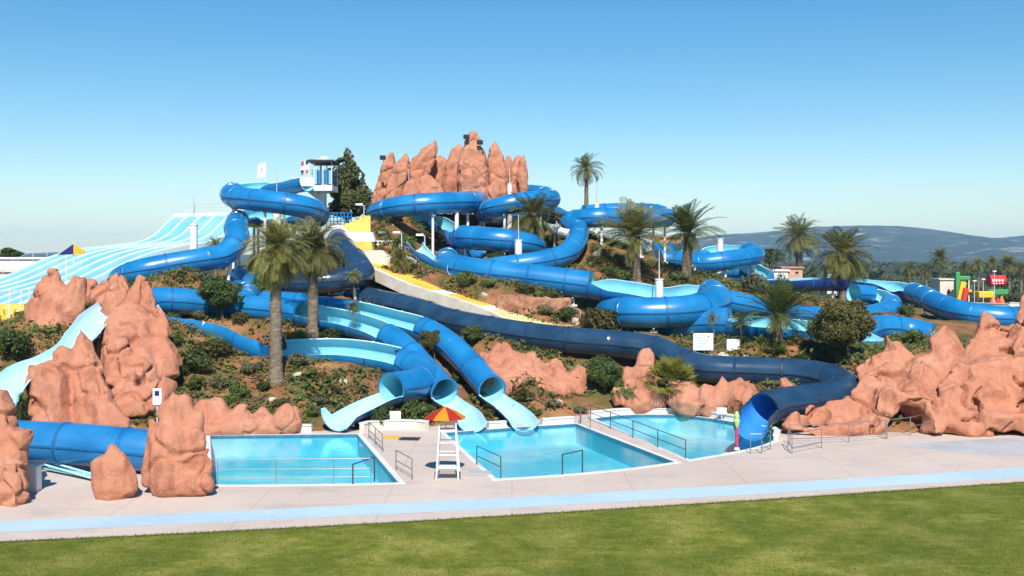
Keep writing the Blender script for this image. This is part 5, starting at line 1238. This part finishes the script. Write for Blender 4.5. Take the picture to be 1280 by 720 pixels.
# white ledge deck between the left loops
c = P(222, 360, 82); r = thing('slide_platform', 'white narrow service platform between the stacked left tubes', 'platform', c); bm = bmesh.new(); box(bm, P(222, 362.5, 82), (3.6, 1.0, .18)); obj('deck_slab', bm, M['white'], r, smooth=False)
bm = bmesh.new()
for x in (200, 245): p = P(x, 362, 82); bar(bm, p, (p.x, p.y, T(p.x, p.y)-.2), .1)
obj('legs_frame', bm, M['white'], r)
p0 = D(40, 614); r = thing('tube_pillar', 'square white pillar carrying the fat blue tube at the left edge', 'pillar', p0); bm = bmesh.new(); q = P(40, 583, p0.y); box(bm, (p0.x, p0.y+.15, q.z/2-.05), (.5, .5, q.z), 0, .03); obj('shaft', bm, M['white'], r, smooth=False); bm = bmesh.new(); box(bm, (p0.x, p0.y+.15, q.z), (.66, .66, .1), 0, .02); obj('capital', bm, M['white'], r, smooth=False)
c = D(98, 600); r = thing('water_trough', 'pale blue sloping trough under the fat tube', 'trough', c); bm = bmesh.new()
a, b = D(55, 590)+Vector((0, 0, .35)), D(132, 606)+Vector((0, 0, .12)); bar(bm, a, b, .05, n=8); bar(bm, a+Vector((.1, .5, 0)), b+Vector((.1, .5, 0)), .05, n=8); obj('edge_pipe', bm, M['pale'], r)
bm = bmesh.new(); box(bm, (a+b)/2+Vector((.05, .25, -.08)), ((b-a).length, .42, .06), math.atan2(b.y-a.y, b.x-a.x)); obj('trough_bed', bm, M['inner'], r, smooth=False)
# ---------------------------------------------------------------- buildings and playground far away
def building(label, x0, x1, y0, y1, Y, depth, wins, roof='white', wall='white', zg=None):
    a, b = P(x0, y1, Y), P(x1, y0, Y); g = T((a.x+b.x)/2, Y+depth/2); g = min(g, a.z)
    r = thing('building', label, 'building', ((a.x+b.x)/2, Y, g)); bm = bmesh.new(); box(bm, ((a.x+b.x)/2, Y+depth/2, (g-.5+b.z)/2), (b.x-a.x, depth, b.z-g+.5)); obj('wall', bm, M[wall], r, smooth=False)
    bm = bmesh.new(); box(bm, ((a.x+b.x)/2, Y+depth/2, b.z+.13), (b.x-a.x+.5, depth+.5, .25)); obj('roof', bm, M[roof], r, smooth=False)
    for (u, v, w, h) in wins:
        p = P(u, v, Y-.02); k = Y/F; bm = bmesh.new(); box(bm, p, (w*k, .08, h*k)); wo_ = obj('window', bm, M['dark'], r, smooth=False); bm = bmesh.new(); box(bm, p+Vector((0, -.02, -h*k/2-.05)), (w*k+.2, .14, .09)); obj('sill', bm, M['coping'], wo_, smooth=False)
building('long white flat-roofed building at the far left edge', -60, 88, 324, 362, 128, 12, [(6, 345, 14, 6), (-20, 345, 16, 6), (40, 340, 8, 5)])
building('low white shed below the long white building at the left edge', -40, 22, 340, 372, 110, 5, [(4, 352, 16, 5), (-22, 352, 14, 5)], 'cream')
M['tile'] = mat('roof_tile', (.42, .19, .11), (.52, .26, .16), rough=.9, scale=2); M['pinkwall'] = mat('pink_wall', (.55, .30, .21), (.62, .38, .28), rough=.9, scale=.5)
building('low pink building with a white wall by the far palms', 978, 1003, 335.5, 346, 160, 6, [(985, 341, 4, 3), (996, 341, 4, 3)], 'tile', 'pinkwall')
building('small pink pump house behind the broad palm', 824, 852, 297, 314, 128, 6, [(838, 307, 4, 4)], 'tile', 'pinkwall')
building('low white poolside wall building behind the right flume', 955, 985, 339, 349, 150, 4, [(964, 345, 3, 3), (976, 345, 3, 3)])
building('white low kiosk far behind the wide palm', 1034, 1046, 340, 350, 170, 4, [(1040, 346, 4, 3)], 'tile')
building('cream playground hut with sloped top', 1175, 1192, 350, 369, 190, 4, [(1186, 364, 3, 5)], 'cream', 'cream')
wl = [P(1170, 377, 128), P(1205, 382, 122), P(1262, 388, 117), P(1330, 390, 115)]
for v in wl: v.z = T(v.x, v.y)
r = thing('garden_wall', 'long low white wall behind the blue tube at the far right', 'wall', wl[0]); bm = bmesh.new()
for a, b in zip(wl, wl[1:]):
    m = (a+b)/2; zt = CH-(383-HY)/F*m.y; box(bm, (m.x, m.y, zt-.6), ((b-a).length, .3, 1.9), math.atan2(b.y-a.y, b.x-a.x))
obj('wall_face', bm, M['white'], r, smooth=False)
bm = bmesh.new()
for a, b in zip(wl, wl[1:]):
    m = (a+b)/2; zt = CH-(383-HY)/F*m.y; box(bm, (m.x, m.y, zt+.39), ((b-a).length-.02, .42, .08), math.atan2(b.y-a.y, b.x-a.x))
obj('wall_cap', bm, M['coping'], r, smooth=False)
def play(name, label, cat, build, x, Y):
    c = P(x, 380, Y); c.z = T(c.x, c.y); r = thing(name, label, cat, c); build(r, c); return r
K = 185/F
def pb(r, c):
    for nm, x0, x1, y0, y1, dy, m in (('green_panel', 1194, 1199, 340, 372, 0, 'green'), ('yellow_slide', 1198, 1205, 352, 376, -.6, 'yellowp'), ('red_slide', 1203, 1209, 360, 376, -1.2, 'red'), ('deck', 1192, 1212, 362, 365, 1.4, 'yellowp'), ('green_roof', 1196, 1210, 345, 350, 1.2, 'green')):
        a, b = P(x0, y1, 185+dy), P(x1, y0, 185+dy); bm = bmesh.new(); box(bm, ((a.x+b.x)/2, 185+dy, (a.z+b.z)/2), (b.x-a.x, .8 if 'slide' in nm or nm == 'green_panel' else 2.2, b.z-a.z), 0, .12, M3=Matrix.Rotation(.22 if 'slide' in nm else 0, 3, 'Y')); obj(nm, bm, M[m], r, smooth=False)
    for x in (1193, 1211):
        bm = bmesh.new(); p = P(x, 350, 186); bar(bm, (p.x, p.y, c.z-.2), p, .12); obj('post', bm, M['white'], r)
play('climbing_frame', 'climbing frame with green, yellow and red slides in the far playground', 'play frame', pb, 1202, 185)
def pb(r, c):
    a = P(1245, 351, 185); bm = bmesh.new(); bar(bm, a+Vector((-1.3, 0, 0)), a+Vector((1.3, 0, 0)), 1.05, n=20); obj('drum', bm, M['red'], r)
    for x in (-1.31, 1.31):
        bm = bmesh.new(); bar(bm, a+Vector((x, 0, 0)), a+Vector((x*1.05, 0, 0)), 1.12, n=20); obj('drum_rim', bm, M['pinkred'], r)
    bm = bmesh.new()
    for x in (-1, -.45, .1, .65): box(bm, a+Vector((x, -1.06, .1)), (.35, .05, .4)); box(bm, a+Vector((x+.05, -1.05, -.45)), (.3, .05, .2))
    obj('lettering', bm, M['white'], r, smooth=False)
    for x in (-1, 1):
        bm = bmesh.new(); bar(bm, (a.x+x, a.y, c.z-.2), (a.x+x, a.y, a.z-.9), .12); obj('post', bm, M['green'], r)
    bm = bmesh.new(); box(bm, (a.x, a.y+.1, a.z-2.0), (3.6, 2.2, .9), 0, .1); obj('green_base', bm, M['green'], r, smooth=False)
play('red_playhouse', 'red barrel-shaped playhouse with white marks in the far playground', 'playhouse', pb, 1245, 185)
def pb(r, c):
    a, b = P(1220, 372, 180), P(1240, 364, 180); bm = bmesh.new(); box(bm, ((a.x+b.x)/2, 180, (a.z+b.z)/2), (b.x-a.x, 2.4, b.z-a.z), 0, .15); obj('canopy', bm, M['yellowp'], r, smooth=False)
    for x in (a.x+.2, b.x-.2):
        bm = bmesh.new(); bar(bm, (x, 180, c.z-.2), (x, 180, a.z), .08); obj('post', bm, M['white'], r)
play('shade_canopy', 'yellow boxy shade canopy in the far playground', 'canopy', pb, 1230, 180)
def pb(r, c):
    for k, (x, y, rr) in enumerate(((1241, 377, .55), (1247, 379, .6), (1252, 376, .5))):
        bm = bmesh.new(); a = P(x, y, 150); bar(bm, a-Vector((0, 0, 1.0)), a+Vector((0, 0, .2)), rr, rr*.7, 12); bar(bm, a+Vector((0, 0, .2)), a+Vector((0, 0, .75)), rr*.55, .1, 12); obj('toadstool', bm, M['orange'] if k != 1 else M['red'], r)
    bm = bmesh.new(); a = P(1247, 384, 150); box(bm, a, (3.2, 1.6, .3), 0, .05); obj('plinth', bm, M['cream'], r, smooth=False)
play('play_fountain', 'cluster of orange and red play cones at the right edge of the far playground', 'play fountain', pb, 1247, 150)
for (x, y0, y1, Y, lab) in [(1218, 384, 352, 140, 'thin white mast left of the red playhouse'), (1243, 384, 340, 140, 'thin white mast in front of the red playhouse'), (1229, 384, 350, 140, 'thin white mast above the yellow canopy')]:
    a, b = P(x, y0, Y), P(x, y1, Y); a.z = T(a.x, a.y); r = thing('light_mast', lab, 'mast', a); bm = bmesh.new(); bar(bm, a, b, .07, .05); obj('pole', bm, M['galv'], r); bm = bmesh.new(); box(bm, b+Vector((0, 0, .1)), (.5, .3, .16), 0, .03); obj('lamp_head', bm, M['white'], r, smooth=False)
# ---------------------------------------------------------------- far woods and mountains
def woods():
    r = random.Random(91); vs = []; fs = []
    base = []
    for _ in range(170):
        d = Vector((r.gauss(0, 1), r.gauss(0, 1), r.gauss(0, 1))).normalized(); p = Vector((d.x, d.y, max(-.15, d.z*.8)))*r.uniform(.6, 1.0)
        n = (d+Vector((r.gauss(0, .5), r.gauss(0, .5), r.gauss(0, .5)))).normalized(); a = n.orthogonal().normalized(); b = n.cross(a); base.append((p, a, b))
    def put(x, y, s, nq):
        z = T(x, y) if y < 380 else 0; k0 = r.randrange(0, 170-nq+1)
        for (p, a, b) in base[k0:k0+nq]:
            c = Vector((x, y, z+s*.5))+p*s; q = s*.30*math.sqrt(120/nq)
            i0 = len(vs); vs.extend([c-a*q, c+b*q*.6, c+a*q, c-b*q*.6]); fs.append((i0, i0+1, i0+2, i0+3))
    for _ in range(720):
        y = 160+r.random()**1.5*260; x = r.uniform(.17, .56)*y
        if abs(x/y*F+CX-1225) < 62 and y < 215: continue
        if y < 215 and x/y*F+CX > 1120 and r.random() < .5: continue
        put(x, y, r.uniform(1.0, 2.3), 110)
    for _ in range(700):
        y = 430+r.random()**1.6*1500; x = r.uniform(-.60, .65)*y
        if -.38 < x/y < .10: continue
        put(x, y, r.uniform(2.0, 4.5), 40)
    tag(pyobj('far_woods', vs, fs, M['l_far']), 'dark scrub and trees spread over the plain before the mountains', 'woods', kind='stuff')
woods()
def mountains():
    prof = [(-500, 318), (-200, 317), (0, 317), (60, 315.5), (140, 317), (300, 318), (600, 318), (780, 312), (860, 300), (900, 293), (940, 291), (975, 288), (1010, 283.5), (1050, 282), (1090, 281), (1130, 281.5), (1170, 285), (1210, 291), (1240, 296), (1262, 297), (1290, 294), (1360, 288), (1450, 296), (1700, 310)]
    vs = []; fs = []; nxx = 300; ny = 26
    for j in range(ny):
        v = j/(ny-1)
        for i in range(nxx):
            px = -500+2200*i/(nxx-1); Y = 3600+v*1500; top = CH+(HY-tab(prof, px))/F*5000; X = (px-CX)/F*5000
            e = v**.85 if v < .999 else 1
            rg = abs(noise.noise(Vector((X*.0042+v*1.2, v*1.7, 2))))*.55+abs(noise.noise(Vector((X*.011, v*3.0, 5))))*.25+noise.noise(Vector((X*.03, v*7, 9)))*.06
            z = -4+(top+4)*min(1, e*(1-rg*(1-v)*1.3)); 
            if j == 0: z = -6
            z += noise.noise(Vector((X*.02, 1, 3)))*2.2*v+noise.noise(Vector((X*.07, 4, 3)))*1.2*v
            vs.append((X, Y, z))
    for j in range(ny-1):
        for i in range(nxx-1): fs.append((j*nxx+i, j*nxx+i+1, (j+1)*nxx+i+1, (j+1)*nxx+i))
    i0 = len(vs)
    for i in range(nxx):
        q = vs[(ny-1)*nxx+i]; vs.append((q[0], q[1]+900, -6))
    for i in range(nxx-1): fs.append(((ny-1)*nxx+i, (ny-1)*nxx+i+1, i0+i+1, i0+i))
    tag(pyobj('mountains', vs, fs, M['mountain'], smooth=True), 'long blue scrub-covered mountain ridge on the horizon', 'mountains', kind='structure')
mountains()
HAZE = True
if HAZE:
    bm = bmesh.new(); box(bm, (0, 4380, 120), (18400, 10000, 250)); o = obj('haze', bm, [], smooth=False)
    m = bpy.data.materials.new('haze_air'); m.use_nodes = True; nt = m.node_tree; nt.nodes.clear(); out = nt.nodes.new('ShaderNodeOutputMaterial'); pv = nt.nodes.new('ShaderNodeVolumePrincipled')
    pv.inputs['Color'].default_value = (.42, .72, 1, 1); pv.inputs['Anisotropy'].default_value = -.15; pv.inputs['Density'].default_value = HAZE_D; nt.links.new(pv.outputs[0], out.inputs['Volume']); o.data.materials.append(m)
    tag(o, 'thin blue daylight haze over the plain', 'haze', kind='stuff')
# ---------------------------------------------------------------- camera, light, world
cam = bpy.data.cameras.new('camera'); co = bpy.data.objects.new('camera', cam); COL.objects.link(co)
cam.sensor_width = 36; cam.lens = 36; cam.shift_y = -(360-HY)/1280; cam.clip_start = .5; cam.clip_end = 20000
co.location = (0, 0, CH); co.rotation_euler = (PI/2, 0, 0); S.camera = co
EL = math.radians(46); AZ = math.radians(4)       # sun stands behind the camera, a touch to the right
sun = bpy.data.lights.new('sun', 'SUN'); sun.energy = SUN; sun.angle = math.radians(.5); sun.color = (1, .955, .88); so = bpy.data.objects.new('sun', sun); COL.objects.link(so)
dv = Vector((-math.sin(AZ)*math.cos(EL), math.cos(AZ)*math.cos(EL), -math.sin(EL))); so.rotation_euler = dv.to_track_quat('-Z', 'Y').to_euler(); so.location = (10, -40, 60)
w = bpy.data.worlds.new('World'); S.world = w; w.use_nodes = True; nt = w.node_tree; nt.nodes.clear()
out = nt.nodes.new('ShaderNodeOutputWorld'); bg = nt.nodes.new('ShaderNodeBackground'); sk = nt.nodes.new('ShaderNodeTexSky'); sk.sky_type = 'NISHITA'; sk.sun_disc = False
sk.sun_elevation = EL; sk.sun_rotation = PI-AZ; sk.altitude = SKY_ALT; sk.air_density = SKY_AIR; sk.dust_density = SKY_DUST; sk.ozone_density = SKY_OZ
bg.inputs[1].default_value = SKY; hs = nt.nodes.new('ShaderNodeHueSaturation'); hs.inputs['Saturation'].default_value = SKY_SAT; hs.inputs['Hue'].default_value = SKY_HUE; nt.links.new(sk.outputs[0], hs.inputs['Color']); nt.links.new(hs.outputs[0], bg.inputs[0]); nt.links.new(bg.outputs[0], out.inputs[0])
S.view_settings.view_transform = 'Standard'; S.view_settings.look = 'None'; S.view_settings.exposure = EXPO; S.view_settings.gamma = 1; S.view_settings.use_curve_mapping = False
S.render.engine = 'CYCLES'; cy = S.cycles; cy.max_bounces = 6; cy.diffuse_bounces = 3; cy.glossy_bounces = 3; cy.transparent_max_bounces = 10; cy.volume_bounces = 0; cy.caustics_reflective = False; cy.caustics_refractive = False; cy.sample_clamp_indirect = 6
